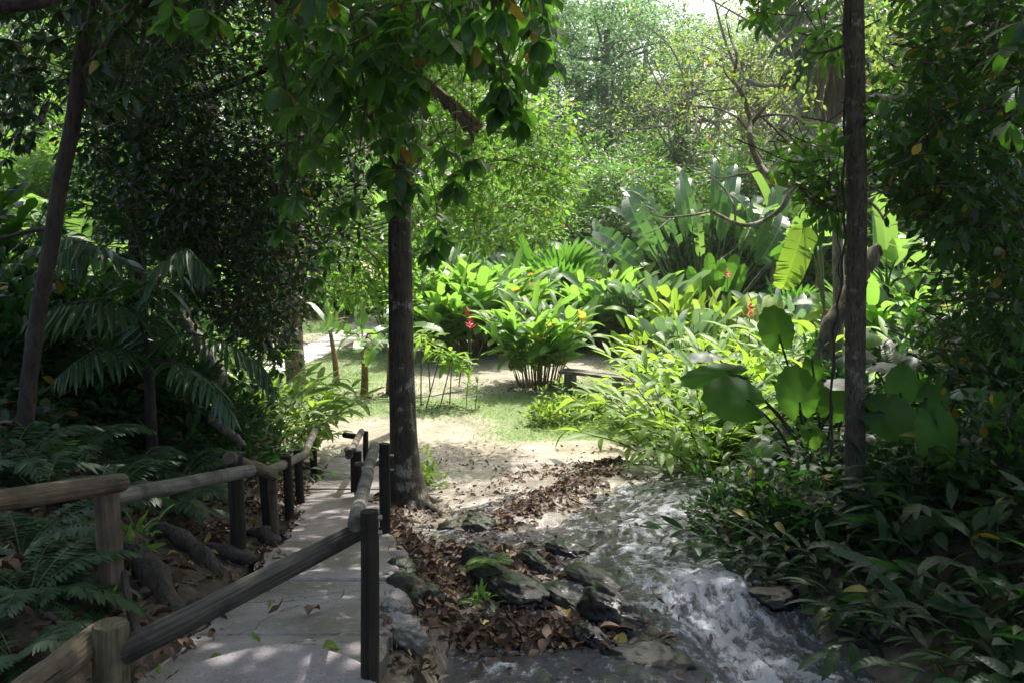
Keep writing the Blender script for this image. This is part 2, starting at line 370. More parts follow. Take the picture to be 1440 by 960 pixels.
def rockmat(name, c1, c2, rough=.35, moss=0):
    m, t, b = newmat(name); n = noise(t, 6, 9, rough=.65); n2 = noise(t, 25, 6)
    col = ramp(t, n, [(.3, c1), (.7, c2)]).outputs[0]
    if moss:
        g = nd(t, "ShaderNodeNewGeometry"); sp = nd(t, "ShaderNodeSeparateXYZ"); t.links.new(g.outputs["Normal"], sp.inputs[0])
        mk = ramp(t, math_(t, 'MULTIPLY', sp.outputs[2], noise(t, 4, 5)), [(.3, (0, 0, 0)), (.48, (1, 1, 1))]).outputs[0]
        col = mixc(t, mk, col, (.022, .034, .01))
    t.links.new(col, b.inputs["Base Color"]); rr = ramp(t, n2, [(.3, (rough * .6,) * 3), (.7, (rough * 1.5,) * 3)]).outputs[0]
    b.inputs['Specular IOR Level'].default_value = .3; t.links.new(rr, b.inputs["Roughness"]); bump(t, b, math_(t, 'ADD', n, math_(t, 'MULTIPLY', n2, .5)), .45 if rough < .2 else .8, .03); return m
ROCK = rockmat('wet_rock', (.003, .003, .003), (.02, .018, .017), .13)
ROCKM = rockmat('mossy_rock', (.01, .009, .008), (.045, .039, .032), .4, 1)
ROOT = barkmat('root_bark', (.03, .022, .017), (.09, .068, .052), scale=12)
def groundmat():
    m, t, b = newmat('ground'); at = nd(t, "ShaderNodeAttribute", attribute_name="lf"); sp = nd(t, "ShaderNodeSeparateXYZ"); t.links.new(at.outputs["Vector"], sp.inputs[0])
    gar, wet, gra = sp.outputs; n = noise(t, 2.2, 9, rough=.65); n2 = noise(t, 14, 8); n3 = noise(t, 60, 4)
    forest = ramp(t, n2, [(.3, (.02, .014, .009)), (.7, (.075, .052, .036))]).outputs[0]
    soil = ramp(t, n, [(.3, (.15, .14, .09)), (.5, (.26, .235, .175)), (.72, (.38, .355, .30))]).outputs[0]
    soil = mixc(t, math_(t, 'MULTIPLY', ramp(t, n2, [(.45, (0, 0, 0)), (.7, (1, 1, 1))]).outputs[0], .45), soil, (.26, .21, .12))
    grs = ramp(t, n2, [(.3, (.08, .14, .035)), (.7, (.2, .25, .09))]).outputs[0]
    bed = ramp(t, n2, [(.3, (.07, .055, .043)), (.7, (.26, .215, .18))]).outputs[0]
    c = mixc(t, gar, forest, soil)
    gm = ramp(t, math_(t, 'ADD', gra, math_(t, 'MULTIPLY', math_(t, 'SUBTRACT', n2, .5), 1.2)), [(.35, (0, 0, 0)), (.6, (1, 1, 1))]).outputs[0]
    c = mixc(t, gm, c, grs); pb = ramp(t, n, [(.3, (.20, .165, .13)), (.7, (.36, .315, .285))]).outputs[0]; pb = mixc(t, math_(t, 'MULTIPLY', ramp(t, n2, [(.5, (0, 0, 0)), (.7, (1, 1, 1))]).outputs[0], .6), pb, (.13, .10, .075)); c = mixc(t, wet, c, mixc(t, math_(t, 'MULTIPLY', gar, 1.5, True), bed, pb))
    t.links.new(c, b.inputs["Base Color"])
    r = math_(t, 'SUBTRACT', .92, math_(t, 'MULTIPLY', wet, math_(t, 'ADD', .52, math_(t, 'MULTIPLY', n, .5)))); t.links.new(r, b.inputs["Roughness"])
    bump(t, b, math_(t, 'ADD', n2, math_(t, 'MULTIPLY', n3, .4)), .6, .035); return m
def watermat():
    m, t, b = newmat('stream_water'); at = nd(t, "ShaderNodeAttribute", attribute_name="lf"); sp = nd(t, "ShaderNodeSeparateXYZ"); t.links.new(at.outputs["Vector"], sp.inputs[0])
    foam_sheen, streak, _ = sp.outputs
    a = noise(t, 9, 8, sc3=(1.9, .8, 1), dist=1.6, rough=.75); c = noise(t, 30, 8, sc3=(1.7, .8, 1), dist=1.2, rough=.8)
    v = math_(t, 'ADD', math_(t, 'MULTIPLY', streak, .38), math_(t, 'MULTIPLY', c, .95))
    v = math_(t, 'ADD', v, math_(t, 'SUBTRACT', math_(t, 'MULTIPLY', foam_sheen, .24), .42))
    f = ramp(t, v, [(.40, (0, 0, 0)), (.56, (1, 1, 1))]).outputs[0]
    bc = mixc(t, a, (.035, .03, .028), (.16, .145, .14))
    t.links.new(mixc(t, f, bc, (.72, .72, .82)), b.inputs["Base Color"])  # pale lavender marks: foam at the cascade, elsewhere sky reflection painted in
    t.links.new(ramp(t, f, [(0, (.05,) * 3), (1, (.3,) * 3)]).outputs[0], b.inputs["Roughness"])
    b.inputs["IOR"].default_value = 1.75; b.inputs["Specular IOR Level"].default_value = 1.0
    bump(t, b, math_(t, 'ADD', math_(t, 'ADD', a, math_(t, 'MULTIPLY', c, .6)), streak), 1.0, .07); return m
def plain(name, c, rough=.6, metal=0):
    m, t, b = newmat(name); n = noise(t, 20, 5); t.links.new(ramp(t, n, [(.3, tuple(q * .8 for q in c)), (.7, tuple(min(1, q * 1.15) for q in c))]).outputs[0], b.inputs["Base Color"])
    b.inputs["Roughness"].default_value = rough; b.inputs["Metallic"].default_value = metal; return m

# ------------------------------------------------------------------ objects
def tag(o, label, cat, group=None):
    o['label'] = label; o['category'] = cat
    if group: o['group'] = group
    return o
def thing(name, label, cat, loc=(0, 0, 0), group=None, rz=0, s=1.0):
    o = bpy.data.objects.new(name, None); COL.objects.link(o); o.location = [float(q) for q in loc]; o.rotation_euler[2] = rz
    o.scale = (s, s, s) if np.isscalar(s) else s; o.empty_display_size = .2; return tag(o, label, cat, group)
def kids(o): return [c for c in COL.objects if c.parent == o]
_kid = {}
def dup(root, loc, rz=0, s=1.0, label=None, group=None):
    if root.name not in _kid:
        _kid[root.name] = [(c, [g for g in kids(c)]) for c in kids(root)]
    r = root.copy(); COL.objects.link(r); r.location = [float(q) for q in loc]; r.rotation_euler[2] = rz
    r.scale = (s, s, s) if np.isscalar(s) else s
    if label: r['label'] = label
    if group: r['group'] = group
    for c, gs in _kid[root.name]:
        k = c.copy(); COL.objects.link(k); k.parent = r
        for g in gs: q = g.copy(); COL.objects.link(q); q.parent = k
    return r
_used = set()
def put(proto, loc, rz=0, s=1.0, label=None, group=None):
    """first call moves the prototype itself, later calls copy it"""
    if proto.name not in _used:
        _used.add(proto.name); nm = proto.name
        if nm not in _kid: _kid[nm] = [(c, kids(c)) for c in kids(proto)]
        proto.location = [float(q) for q in loc]; proto.rotation_euler[2] = rz; proto.scale = (s, s, s) if np.isscalar(s) else s
        if label: proto['label'] = label
        if group: proto['group'] = group
        return proto
    return dup(proto, loc, rz, s, label, group)
def structure(o): o['kind'] = 'structure'; return o
def stuff(o, label, cat): o['kind'] = 'stuff'; o['label'] = label; o['category'] = cat; return o
#@@BODY
# ------------------------------------------------------------------ ground, water, path
xs = np.unique(np.round(np.concatenate([-np.geomspace(6, 180, 36)[::-1], np.arange(-6, 5.5, .05), np.geomspace(5.5, 180, 36)]), 4))
ys = np.unique(np.round(np.concatenate([np.arange(-30, 2, 1.), np.arange(2, 13.5, .05), np.arange(13.5, 32, .18), np.geomspace(32, 240, 36)]), 4))
XX, YY = np.meshgrid(xs, ys); ZZ = terrain(XX, YY)
def grid_faces(nx, ny):
    i = np.arange(ny - 1)[:, None] * nx; k = np.arange(nx - 1)[None]
    return np.stack([i + k, i + k + 1, i + nx + k + 1, i + nx + k], -1).reshape(-1, 4)
def grass_mask(x, y):
    g = .25 + .7 * fbm(x * .35 + 3, y * .3, 51, 3) + .35 * fbm(x * 1.3, y * 1.1, 55, 3)
    g = g + .55 * np.exp(-(((x - .2) / 1.0) ** 2 + ((y - 13.4) / .8) ** 2)) + .5 * np.exp(-(((x + .3) / 2.0) ** 2 + ((y - 15.3) / 1.0) ** 2))
    g = g + .5 * np.exp(-(((x + 4.3) / 2.2) ** 2 + ((y - 19) / 4.) ** 2)) + .7 * np.exp(-(((x - 1.7) / .9) ** 2 + ((y - 13.4) / .6) ** 2))
    g = g - .9 * np.exp(-(((x + 1.9) / 1.6) ** 2 + ((y - 13.2) / 1.2) ** 2))
    return np.clip(g, 0, 1) * sstep(12.2, 13.2, y + .4 * fbm(x, y, 5))
gar = sstep(10.4, 12.2, YY + .5 * fbm(XX * 1.5, YY * 1.5, 61, 3)) * (1 - sstep(34, 40, YY)) * sstep(-13, -9, XX) * (1 - sstep(6, 9, XX))
gar = np.maximum(gar, .6 * sstep(6.6, 8.2, YY + .6 * fbm(XX * 2, YY * 2, 63, 3)) * (1 - sstep(-.2, .5, XX - np.interp(YY, [7, 11.5], [-.1, 2.4]))) * sstep(-3, -2.2, XX))
dlm = (pathx(YY) + .42) - XX
wet = sstep(-.25, .35, -dlm) * (1 - sstep(-.1, .5, XX - streamR(YY))) * (1 - sstep(10.4, 12.2, YY + .7 * fbm(XX * 2, YY * 2, 71, 3)))
LF = np.stack([gar, wet, grass_mask(XX, YY) * (YY < 34)], -1).reshape(-1, 3)
g = MB(); g.add(np.stack([XX, YY, ZZ], -1).reshape(-1, 3), grid_faces(len(xs), len(ys)), LF)
structure(g.build('ground', groundmat()))
# haze in the air
m = MB(); hx0, hx1, hy0, hy1, hz0, hz1 = -185, 185, -32, 245, -4, 42
m.add([(x, y, z) for z in (hz0, hz1) for x, y in ((hx0, hy0), (hx1, hy0), (hx1, hy1), (hx0, hy1))], [[0, 3, 2, 1], [4, 5, 6, 7], [0, 1, 5, 4], [1, 2, 6, 5], [2, 3, 7, 6], [3, 0, 4, 7]], smooth=False)
hm = bpy.data.materials.new('haze_air'); hm.use_nodes = True; t = hm.node_tree; t.nodes.clear(); out = t.nodes.new("ShaderNodeOutputMaterial"); pv = t.nodes.new("ShaderNodeVolumePrincipled")
pv.inputs["Color"].default_value = (.93, .96, 1, 1); pv.inputs["Density"].default_value = HAZE; pv.inputs["Anisotropy"].default_value = .2; t.links.new(pv.outputs[0], out.inputs["Volume"])
if HAZE: stuff(m.build('haze', hm), 'thin pale haze hanging in the forest air', 'haze')
# stream
wx = np.arange(-1.6, 3.2, .022); wy = np.arange(2.2, 12.2, .03); WX, WY = np.meshgrid(wx, wy); WZ = water(WX, WY)
cxx = np.interp(WY, CYY, CXX)
foam_sheen = np.exp(-((WX - cxx) / .42) ** 2) * (.55 + .75 * (1 - sstep(4.6, 6.2, WY))) * (1 - sstep(9.6, 10.6, WY)) + .25
foam_sheen = foam_sheen + .35 * sstep(6.5, 8.5, WY) * (1 - sstep(9.5, 11.5, WY)) * sstep(.3, 1.2, WX)
foam_sheen = foam_sheen + .35 * sstep(4.2, 5, WY) + .35 * np.exp(-(((WX - .1) / .6) ** 4 + ((WY - 3.9) / .5) ** 4))  # coverage beyond the cascade paints bright sky reflection on sheet and pool
foam_sheen = np.clip(foam_sheen*.9 + .5 * fbm(WX * 1.6, WY * 1.1, 81, 3), 0, 1.3)
wob_ = .25 * fbm(WX * 1.5, WY * 1.5, 83, 3); U_ = WX - cxx + wob_
r1 = 1 - np.abs(fbm(U_ * 9, WY * 3.2 + U_ * 2, 85, 4)) * 3.2; r2 = 1 - np.abs(fbm(U_ * 22, WY * 9 - U_ * 4, 87, 3)) * 3.0
streak = np.clip(.6 * np.clip(r1, 0, 1) + .5 * np.clip(r2, 0, 1), 0, 1); WZ = WZ + .010 * (streak - .5) * sstep(.2, .6, foam_sheen)
edge = (XF := (terrain(WX, WY) - WZ))
g = MB(); F = grid_faces(len(wx), len(wy))
keep = (edge.ravel()[F].min(1) < .02) & (WX.ravel()[F].max(1) < np.interp(WY.ravel()[F[:, 0]], [2, 12], [2.2, 3.1])) & (WX.ravel()[F].min(1) > pathx(WY.ravel()[F[:, 0]]) + .5)
g.add(np.stack([WX, WY, WZ], -1).reshape(-1, 3), F[keep], np.stack([foam_sheen, streak, foam_sheen * 0], -1).reshape(-1, 3))
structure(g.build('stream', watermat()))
# footpath of concrete slabs (upper flight)
g = MB()
def slab(mb, poly, ztop, th=.12, lean=None):
    poly = np.array(poly, float); n = len(poly); c = poly.mean(0)
    z = ztop(poly[:, 0], poly[:, 1]) if callable(ztop) else np.full(n, ztop)
    inn = poly - norm(poly - c) * .02; zi = ztop(inn[:, 0], inn[:, 1]) if callable(ztop) else z
    V = np.vstack([np.c_[inn, zi], np.c_[poly, z - .012], np.c_[poly, z - th]])
    k = np.arange(n); k2 = (k + 1) % n
    mb.add(V, k[None], smooth=False)
    mb.add(V, np.stack([n + k, n + k2, k2, k], -1), smooth=False); mb.add(V, np.stack([2 * n + k, 2 * n + k2, n + k2, n + k], -1), smooth=False)
seams = [2.0, 3.35, 4.35, 5.5, 6.6, 7.75, 8.6, 8.78, 9.7, 10.7, 11.6, 12.5]
for i, (a, b2) in enumerate(zip(seams[:-1], seams[1:])):
    yl = np.linspace(a + .010, b2 - .010, 26); wob = lambda y, s: .045 * fbm(y * 1.4, y * 0 + s, 91, 3) * 2 + .012 * fbm(y * 9, y * 0 + s, 92, 2)
    wd = .37 if a > 3 else .36
    Lx = pathx(yl) - wd + 1.8 * wob(yl, 1.5); Rx = pathx(yl) + wd + .03 + wob(yl, 7.5)
    poly = np.vstack([np.c_[Lx, yl], np.c_[Rx[::-1], yl[::-1]]])
    st = -.006 * (i % 2)
    slab(g, poly[::-1], (lambda x, y, st=st: pathz(y) + st + .012), .2)
# round landing step in front
th = np.linspace(0, 2 * np.pi, 40, endpoint=False)
cx0, cy0 = -.80, 2.62
slab(g, np.c_[cx0 + .36 * np.cos(th) * (1 + .03 * np.sin(3 * th)), cy0 + .36 * np.sin(th) * (1 + .02 * np.sin(5 * th))], .095, .15)
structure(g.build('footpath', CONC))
# garden path
g = MB(); fp = spline([(-8.6, 15.2, 0), (-6.7, 16.6, 0), (-5.6, 18.4, 0), (-5.0, 21, 0), (-4.6, 25, 0), (-4.4, 30, 0)], 26)
fd = norm(np.gradient(fp, axis=0)); nn = np.c_[fd[:, 1], -fd[:, 0]]
for i in range(len(fp) - 1):
    a, b2 = fp[i, :2] + fd[i, :2] * .02, fp[i + 1, :2] - fd[i + 1, :2] * .02
    poly = np.array([a - nn[i] * .52, a + nn[i] * .52, b2 + nn[i + 1] * .52, b2 - nn[i + 1] * .52])
    slab(g, poly, -1.7 + .035 + .01 * (i % 2), .1)
structure(g.build('garden_path', plain('pale_concrete', (.55, .5, .47), .7)))

# ------------------------------------------------------------------ railings
def log(name, a, b, ra, rb, mat, parent, sag=0, n=14, ends=True):
    a = np.array(a, float); b = np.array(b, float); t = np.linspace(0, 1, n)[:, None]
    p = a + (b - a) * t; p[:, 2] -= sag * np.sin(np.pi * t[:, 0]); s = rng.random() * 50
    p[:, :2] += .006 * np.c_[fbm(t[:, 0] * 4 + s, t[:, 0] * 0, 1), fbm(t[:, 0] * 4 + s, t[:, 0] * 0, 2)]
    r = np.interp(t[:, 0], [0, 1], [ra, rb]) * (1 + .05 * fbm(t[:, 0] * 7 + s, t[:, 0] * 0, 4))
    if ends: r = r.copy(); r[0] *= .93; r[-1] *= .93
    pp = np.vstack([p[0], p[0] + (p[1] - p[0]) * .1, p[1:-1], p[-1] - (p[-1] - p[-2]) * .1, p[-1]]); rr = np.r_[r[0], ra, r[1:-1], rb, r[-1]]
    m = MB(); tube(m, pp, rr, 18); return m.build(name, mat, parent)
def post(parent, px, ytop, ybot, Y, rad, mat, dz=0, lean=0):
    top = P(px, ytop, Y); bot = P(px + lean, ybot, Y); bot[1] = Y; bot[2] = min(bot[2], H(bot[0], Y)) - .12
    return log('post', bot, top, rad * 1.03, rad, mat, parent, n=10)
lr = thing('log_railing', 'weathered round-log railing on the uphill side of the concrete path', 'railing')
post(lr, 148, 672, 880, 3.3, .047, W_['pale'], lean=14)
post(lr, 331, 640, 790, 4.8, .043, W_['black'], lean=4)
post(lr, 370, 662, 762, 5.55, .030, W_['black'], lean=9)
post(lr, 383, 660, 766, 5.5, .026, W_['pale'], lean=5)
post(lr, 403, 640, 736, 6.3, .033, W_['black'], lean=5)
post(lr, 418, 632, 706, 7.5, .035, W_['black'], lean=6)
post(lr, 439, 612, 668, 9.8, .04, W_['black'], lean=4)
log('rail', P(-90, 716, 2.5), P(172, 678, 3.2), .036, .036, W_['pale'], lr)
log('rail', P(155, 700, 3.36), P(352, 661, 4.7), .034, .034, W_['grey'], lr)
log('rail', P(322, 643, 4.72), P(384, 668, 5.5), .036, .035, W_['pale'], lr)
log('rail', P(352, 652, 5.35), P(384, 664, 5.6), .032, .032, W_['pale'], lr)
log('rail', P(378, 662, 5.6), P(430, 638, 7.7), .036, .034, W_['grey'], lr)
log('rail', P(428, 640, 7.6), P(444, 602, 10.2), .036, .04, W_['grey'], lr)
m = MB(); q = P(164, 684, 3.26); tube(m, [q + [.0, -.06, 0], q + [0, -.085, 0]], .010, 8); m.build('bolt', plain('rusty_iron', (.1, .05, .03), .6, .6), lr)
rr_ = thing('log_railing', 'dark tarred posts with grey log rails between path and stream', 'railing')
post(rr_, 155, 876, 1080, 2.5, .052, W_['moss'])
post(rr_, 520, 718, 1100, 2.75, .030, W_['black'])
post(rr_, 541, 623, 776, 5.9, .038, W_['black'])
post(rr_, 503, 634, 690, 8.0, .038, W_['black'])
post(rr_, 497, 630, 684, 8.4, .03, W_['black'])
post(rr_, 514, 606, 650, 10.2, .032, W_['black'])
log('rail', P(170, 918, 2.5), P(512, 742, 2.84), .042, .031, W_['log'], rr_)
log('rail', P(20, 985, 2.2), P(140, 893, 2.56), .045, .045, W_['pale'], rr_)
log('rail', P(499, 737, 2.74), P(527, 626, 6.0), .026, .036, W_['grey'], rr_)
log('rail', P(490, 640, 8.2), P(508, 606, 10.3), .036, .036, W_['grey'], rr_)
log('rail', P(502, 652, 7.9), P(540, 650, 6.1), .022, .022, W_['grey'], rr_)
log('rail', P(484, 611, 10.4), P(504, 614, 10.2), .034, .034, W_['black'], rr_)
log('rail', P(492, 636, 8.1), P(488, 632, 8.5), .034, .034, W_['pale'], rr_)
for (px, py, Y) in ((532, 727, 2.75), (532, 748, 2.75), (551, 640, 5.9), (551, 660, 5.9)):
    m = MB(); q = P(px, py, Y); tube(m, [q - [.02, 0, 0], q + [.012, 0, 0]], .009, 8); m.build('bolt', plain('grey_iron', (.25, .24, .22), .5, .7), rr_)

# ------------------------------------------------------------------ rocks and roots
import bmesh
def rock(label, px, Y, rx, ry, rz_, mat=None, sink=.3, seed=1, name='rock', dz=0):
    bm = bmesh.new(); bmesh.ops.create_icosphere(bm, subdivisions=5, radius=1)
    v = np.array([q.co[:] for q in bm.verts]); 
    d = 1 + .2 * fbm(v[:, 0] * 1.1 + seed * 7, v[:, 1] * 1.1 + v[:, 2] * 1.3, seed, 4) * 1.5 + .10 * fbm(v[:, 0] * 4 + v[:, 2] * 3, v[:, 1] * 4 + seed, seed + 3, 3)
    d = d - .05 * np.abs(fbm(v[:, 0] * 2.1 + v[:, 2] * 1.7 + seed, v[:, 1] * 2.3 - v[:, 2], seed + 11, 4)) + .035 * fbm(v[:, 0] * 13 + v[:, 2] * 11, v[:, 1] * 12 + v[:, 2] * 9, seed + 5, 3)
    v = np.sign(v) * np.abs(v) ** .95 * d[:, None] * [rx, ry * 1.15, rz_ * 1.05]
    m = MB(); f = np.array([[q.index for q in p.verts] for p in bm.faces]); bm.free()
    a = .5 + .3 * math.sin(seed * 3.1); c, s = math.cos(a), math.sin(a); v = np.c_[v[:, 0] * c - v[:, 1] * s, v[:, 0] * s + v[:, 1] * c, v[:, 2]]
    m.add(v, f); x = gx(px, Y); z = H(x, Y) + rz_ * (.75 - 2 * sink) + dz
    o = m.build(name, mat or ROCK); o.location = (x, Y, z); return tag(o, label, 'rock', 'rocks in the stream')
RK = [('large smooth black wet rock standing in the stream beside the pool', 862, 4.6, .15, .24, .17, ROCK, .2),
 ('rounded dark wet rock just below the large black rock', 838, 4.3, .10, .18, .12, ROCK, .3),
 ('broad flat wet rock slab at the pool edge nearest the camera', 905, 4.1, .26, .22, .10, ROCK, .35),
 ('squat dark rock in midstream above the leafy dam', 790, 5.05, .12, .22, .10, ROCK, .25),
 ('dark round-backed rock with water running over its far side', 842, 5.5, .17, .28, .10, ROCK, .25),
 ('small black rock under the fallen twigs in the current', 798, 6.3, .12, .2, .09, ROCK, .2),
 ('narrow dark rock splitting the thin water sheet', 752, 5.85, .07, .2, .07, ROCK, .2),
 ('low flat brown rock slab beside the fern clump', 722, 5.1, .17, .26, .10, ROCK, .3),
 ('mossy rock under the small bright fern', 688, 5.35, .13, .14, .13, ROCKM, .25),
 ('mossy stub of rock rising beside the litter island', 672, 5.9, .10, .14, .10, ROCKM, .25),
 ('green mossy rock against the muddy flow', 673, 7.1, .14, .16, .11, ROCKM, .3),
 ('low mossy stone by the edge of the brown puddle', 640, 7.3, .16, .12, .06, ROCKM, .3),
 ('grey mossy stone at the foot of the concrete path edge', 566, 4.3, .12, .12, .10, ROCKM, .3),
 ('small mossy stone below the broken concrete edge', 598, 4.4, .10, .09, .08, ROCKM, .3),
 ('stone wedged beside the tall black post', 565, 4.75, .08, .1, .07, ROCKM, .3),
 ('half-buried stone under heaped leaves by the pool', 640, 4.5, .12, .09, .08, ROCKM, .35),
 ('leaf-covered stone ridge across the upper stream', 900, 9.9, .6, .25, .10, ROCKM, .62),
 ('black rock at the mouth of the foaming cascade', 935, 5.2, .16, .12, .07, ROCK, .35),
 ('dark boulder under the overhanging bank plants', 1085, 5.3, .2, .18, .10, ROCK, .3),
 ('dark boulder in the shadows below the slim tree', 1230, 4.7, .22, .22, .09, ROCK, .3),
 ('rough concrete lump bulging at the path edge behind the tarred post', 556, 4.0, 0.091, 0.136, 0.060, CONC, .2),
 ('lowest rough concrete lump under the path edge at the bottom', 560, 3.55, 0.084, 0.128, 0.084, CONC, .2),
 ('flat broken concrete piece at the path edge near the litter', 562, 5.0, 0.070, 0.128, 0.042, CONC, .2),
 ('pitted lump of old concrete half way along the path edge', 560, 4.45, 0.070, 0.112, 0.060, CONC, .15),
 ('knobbly lump of concrete under the broken slab corner', 552, 3.75, 0.070, 0.096, 0.096, CONC, .2),
 ('pale jagged stone beside the path in the leaf litter', 300, 3.6, .10, .07, .05, ROCKM, .3),
 ('concrete-grey stone block at the foot of a black rail post', 408, 6.1, .09, .07, .07, ROCKM, .25)]
for i, (lb, px, Y, a, b2, c, mt, sk) in enumerate(RK): rock(lb, px, Y, a, b2, c, mt, sk, seed=i + 2)
def root(label, pts, r0, r1):
    q = spline([(gx(px, Y), Y, H(gx(px, Y), Y) + dz) for px, Y, dz in pts], 24); m = MB()
    tube(m, q, np.linspace(r0, r1, 24) * (1 + .15 * np.sin(np.arange(24) * 1.3)), 12, flute=.1)
    tag(m.build('tree_root', ROOT), label, 'root', 'roots on the bank')
root('thick grey root arching over litter behind the pale post', [(90, 3.9, -.05), (170, 3.85, .07), (215, 3.75, .06), (250, 3.55, -.08)], .05, .07)
root('gnarled root knot beside the black rail post', [(290, 4.9, -.02), (330, 4.75, .05), (365, 4.9, .04), (385, 5.0, -.06)], .04, .06)
root('root lying higher up the bank under the ferns', [(190, 4.7, -.05), (235, 4.75, .08), (285, 4.6, .04), (320, 4.5, -.06)], .04, .05)
root('low root running down to the cracked slab edge', [(250, 3.5, -.05), (290, 3.35, .03), (330, 3.3, .02), (352, 3.2, -.08)], .025, .04)
root('short root behind the paired slanting posts', [(345, 5.6, -.04), (375, 5.5, .07), (400, 5.4, -.05)], .05, .06)
root('thin bent root stem beside the pale post', [(178, 3.3, .18), (186, 3.2, .07), (205, 3.1, -.05)], .012, .02)
# ================================================================== prototypes of garden plants
def up_fan(n, tilt0, tilt1, seed=0):
    """directions spread about the vertical"""
    az = np.arange(n) * 2.39996 + seed; tl = R(1) * rng.uniform(tilt0, tilt1, n)
    return np.c_[np.cos(az) * np.sin(tl), np.sin(az) * np.sin(tl), np.cos(tl)]
def cane_plant(name, label, cat, nst, h, leafL, nl, tm, lm, sm, spread=.35, lean=14, r=.011, leafstart=.45, group=None, flowers=0, fmat=None, dist='', base_r=.2, twoway=True):
    """ginger / heliconia like clump: arching canes with leaves in two ranks"""
    t = thing(name, label, cat, group=group); L = MB(); S = MB(); fl = []
    for i in range(nst):
        az = i * 2.39996 + rng.random(); rr = base_r * math.sqrt((i + .5) / nst)
        b = np.array([rr * math.cos(az), rr * math.sin(az), -.05]); ln = R(lean) * (.4 + rr / base_r) * rng.uniform(.6, 1.3)
        hh = h * rng.uniform(.72, 1.1); top = b + hh * np.array([math.cos(az) * math.sin(ln), math.sin(az) * math.sin(ln), math.cos(ln)])
        mid = (b + top) / 2 + [0, 0, hh * .05]; p = spline([b, mid, top + [math.cos(az) * spread * .25, math.sin(az) * spread * .25, -.03]], 9)
        tube(S, p, np.linspace(r, r * .45, 9), 5, cap=False)
        k = np.linspace(leafstart, 1, nl); q = np.array([np.array([np.interp(u, np.linspace(0, 1, 9), p[:, a]) for a in range(3)]) for u in k])
        side = az + math.pi / 2 if twoway else rng.random() * 6
        sg = np.where(np.arange(nl) % 2 == 0, 1, -1); ax = norm(p[-1] - p[-3])
        sd_ = np.array([math.cos(side), math.sin(side), 0]); upw = np.linspace(.35, 1.2, nl)[:, None]
        D = norm(sd_ * sg[:, None] * np.linspace(1, .35, nl)[:, None] + ax * upw + rng.normal(size=(nl, 3)) * .16)
        scatter(L, tm, q, D, leafL * rng.uniform(.75, 1.15, nl) * np.linspace(.85, 1, nl), roll=.35)
        if i < flowers: fl.append(b + (top - b) * rng.uniform(.3, .62) + rng.normal(size=3) * .06)
    S.build('stems', sm, t); L.build('foliage', lm, t)
    for q in fl:
        m = MB(); n = 9; z = np.linspace(0, .16, n); 
        scatter(m, PADDLE, np.c_[q[0] + 0 * z, q[1] + 0 * z, q[2] + z], np.c_[np.cos(np.arange(n) * 2.4), np.sin(np.arange(n) * 2.4), np.full(n, 1.0)], .09, roll=.3)
        m.build('flower', fmat, t)
    return t
def paddle_plant(name, label, cat, n, stalk, leafL, tm, lm, sm, tilt=(5, 40), r=.014, base_r=.15, group=None):
    """leaves on long upright stalks from the ground (heliconia, bird of paradise)"""
    t = thing(name, label, cat, group=group); L = MB(); S = MB(); D = up_fan(n, *tilt, seed=rng.random() * 6)
    b = D * [base_r, base_r, 0] * rng.uniform(.2, 1.2, (n, 1)); ll = stalk * rng.uniform(.45, 1.1, n)
    e = b + D * ll[:, None]
    for i in range(n): tube(S, spline([b[i] - [0, 0, .05], (b[i] + e[i]) / 2 + [0, 0, .03], e[i]], 6), np.linspace(r, r * .5, 6), 5, cap=False)
    out = D * [1, 1, 0]; DD = norm(D + .25 * norm(out + 1e-6) + rng.normal(size=(n, 3)) * .12)
    scatter(L, tm, e, DD, leafL * rng.uniform(.7, 1.15, n), roll=.9)
    S.build('stems', sm, t); L.build('foliage', lm, t); return t
def bush(name, label, cat, rx, rz_, nclump, nper, leafL, tm, lm, sm, group=None, clr=.22, drop=.0, hollow=.35):
    t = thing(name, label, cat, group=group); L = MB(); S = MB()
    c = rand_dir(nclump) * rng.uniform(hollow, 1, (nclump, 1)) ** .6; c[:, 2] = np.abs(c[:, 2]) * 2 - .95
    c = c * [rx, rx, rz_ / 2] * (1 + .25 * rng.normal(size=(nclump, 1))) + [0, 0, rz_ / 2]; c[:, 2] = np.maximum(c[:, 2], .08)
    for q in c[::3]: tube(S, spline([(rng.normal() * .05, rng.normal() * .05, -.05), q * [.35, .35, .6], q], 7), np.linspace(.018, .005, 7) * (rz_ / 1.5), 5, cap=False)
    q = np.repeat(c, nper, 0); o = rand_dir(len(q)); Pn = q + o * clr * rng.random((len(q), 1)) ** .5
    D = norm(o * .8 + norm(q - [0, 0, rz_ * .2]) * .6 + [0, 0, .25 - drop])
    scatter(L, tm, Pn, D, leafL * rng.uniform(.6, 1.2, len(q)), roll=.5); S.build('stems', sm, t); L.build('foliage', lm, t); return t
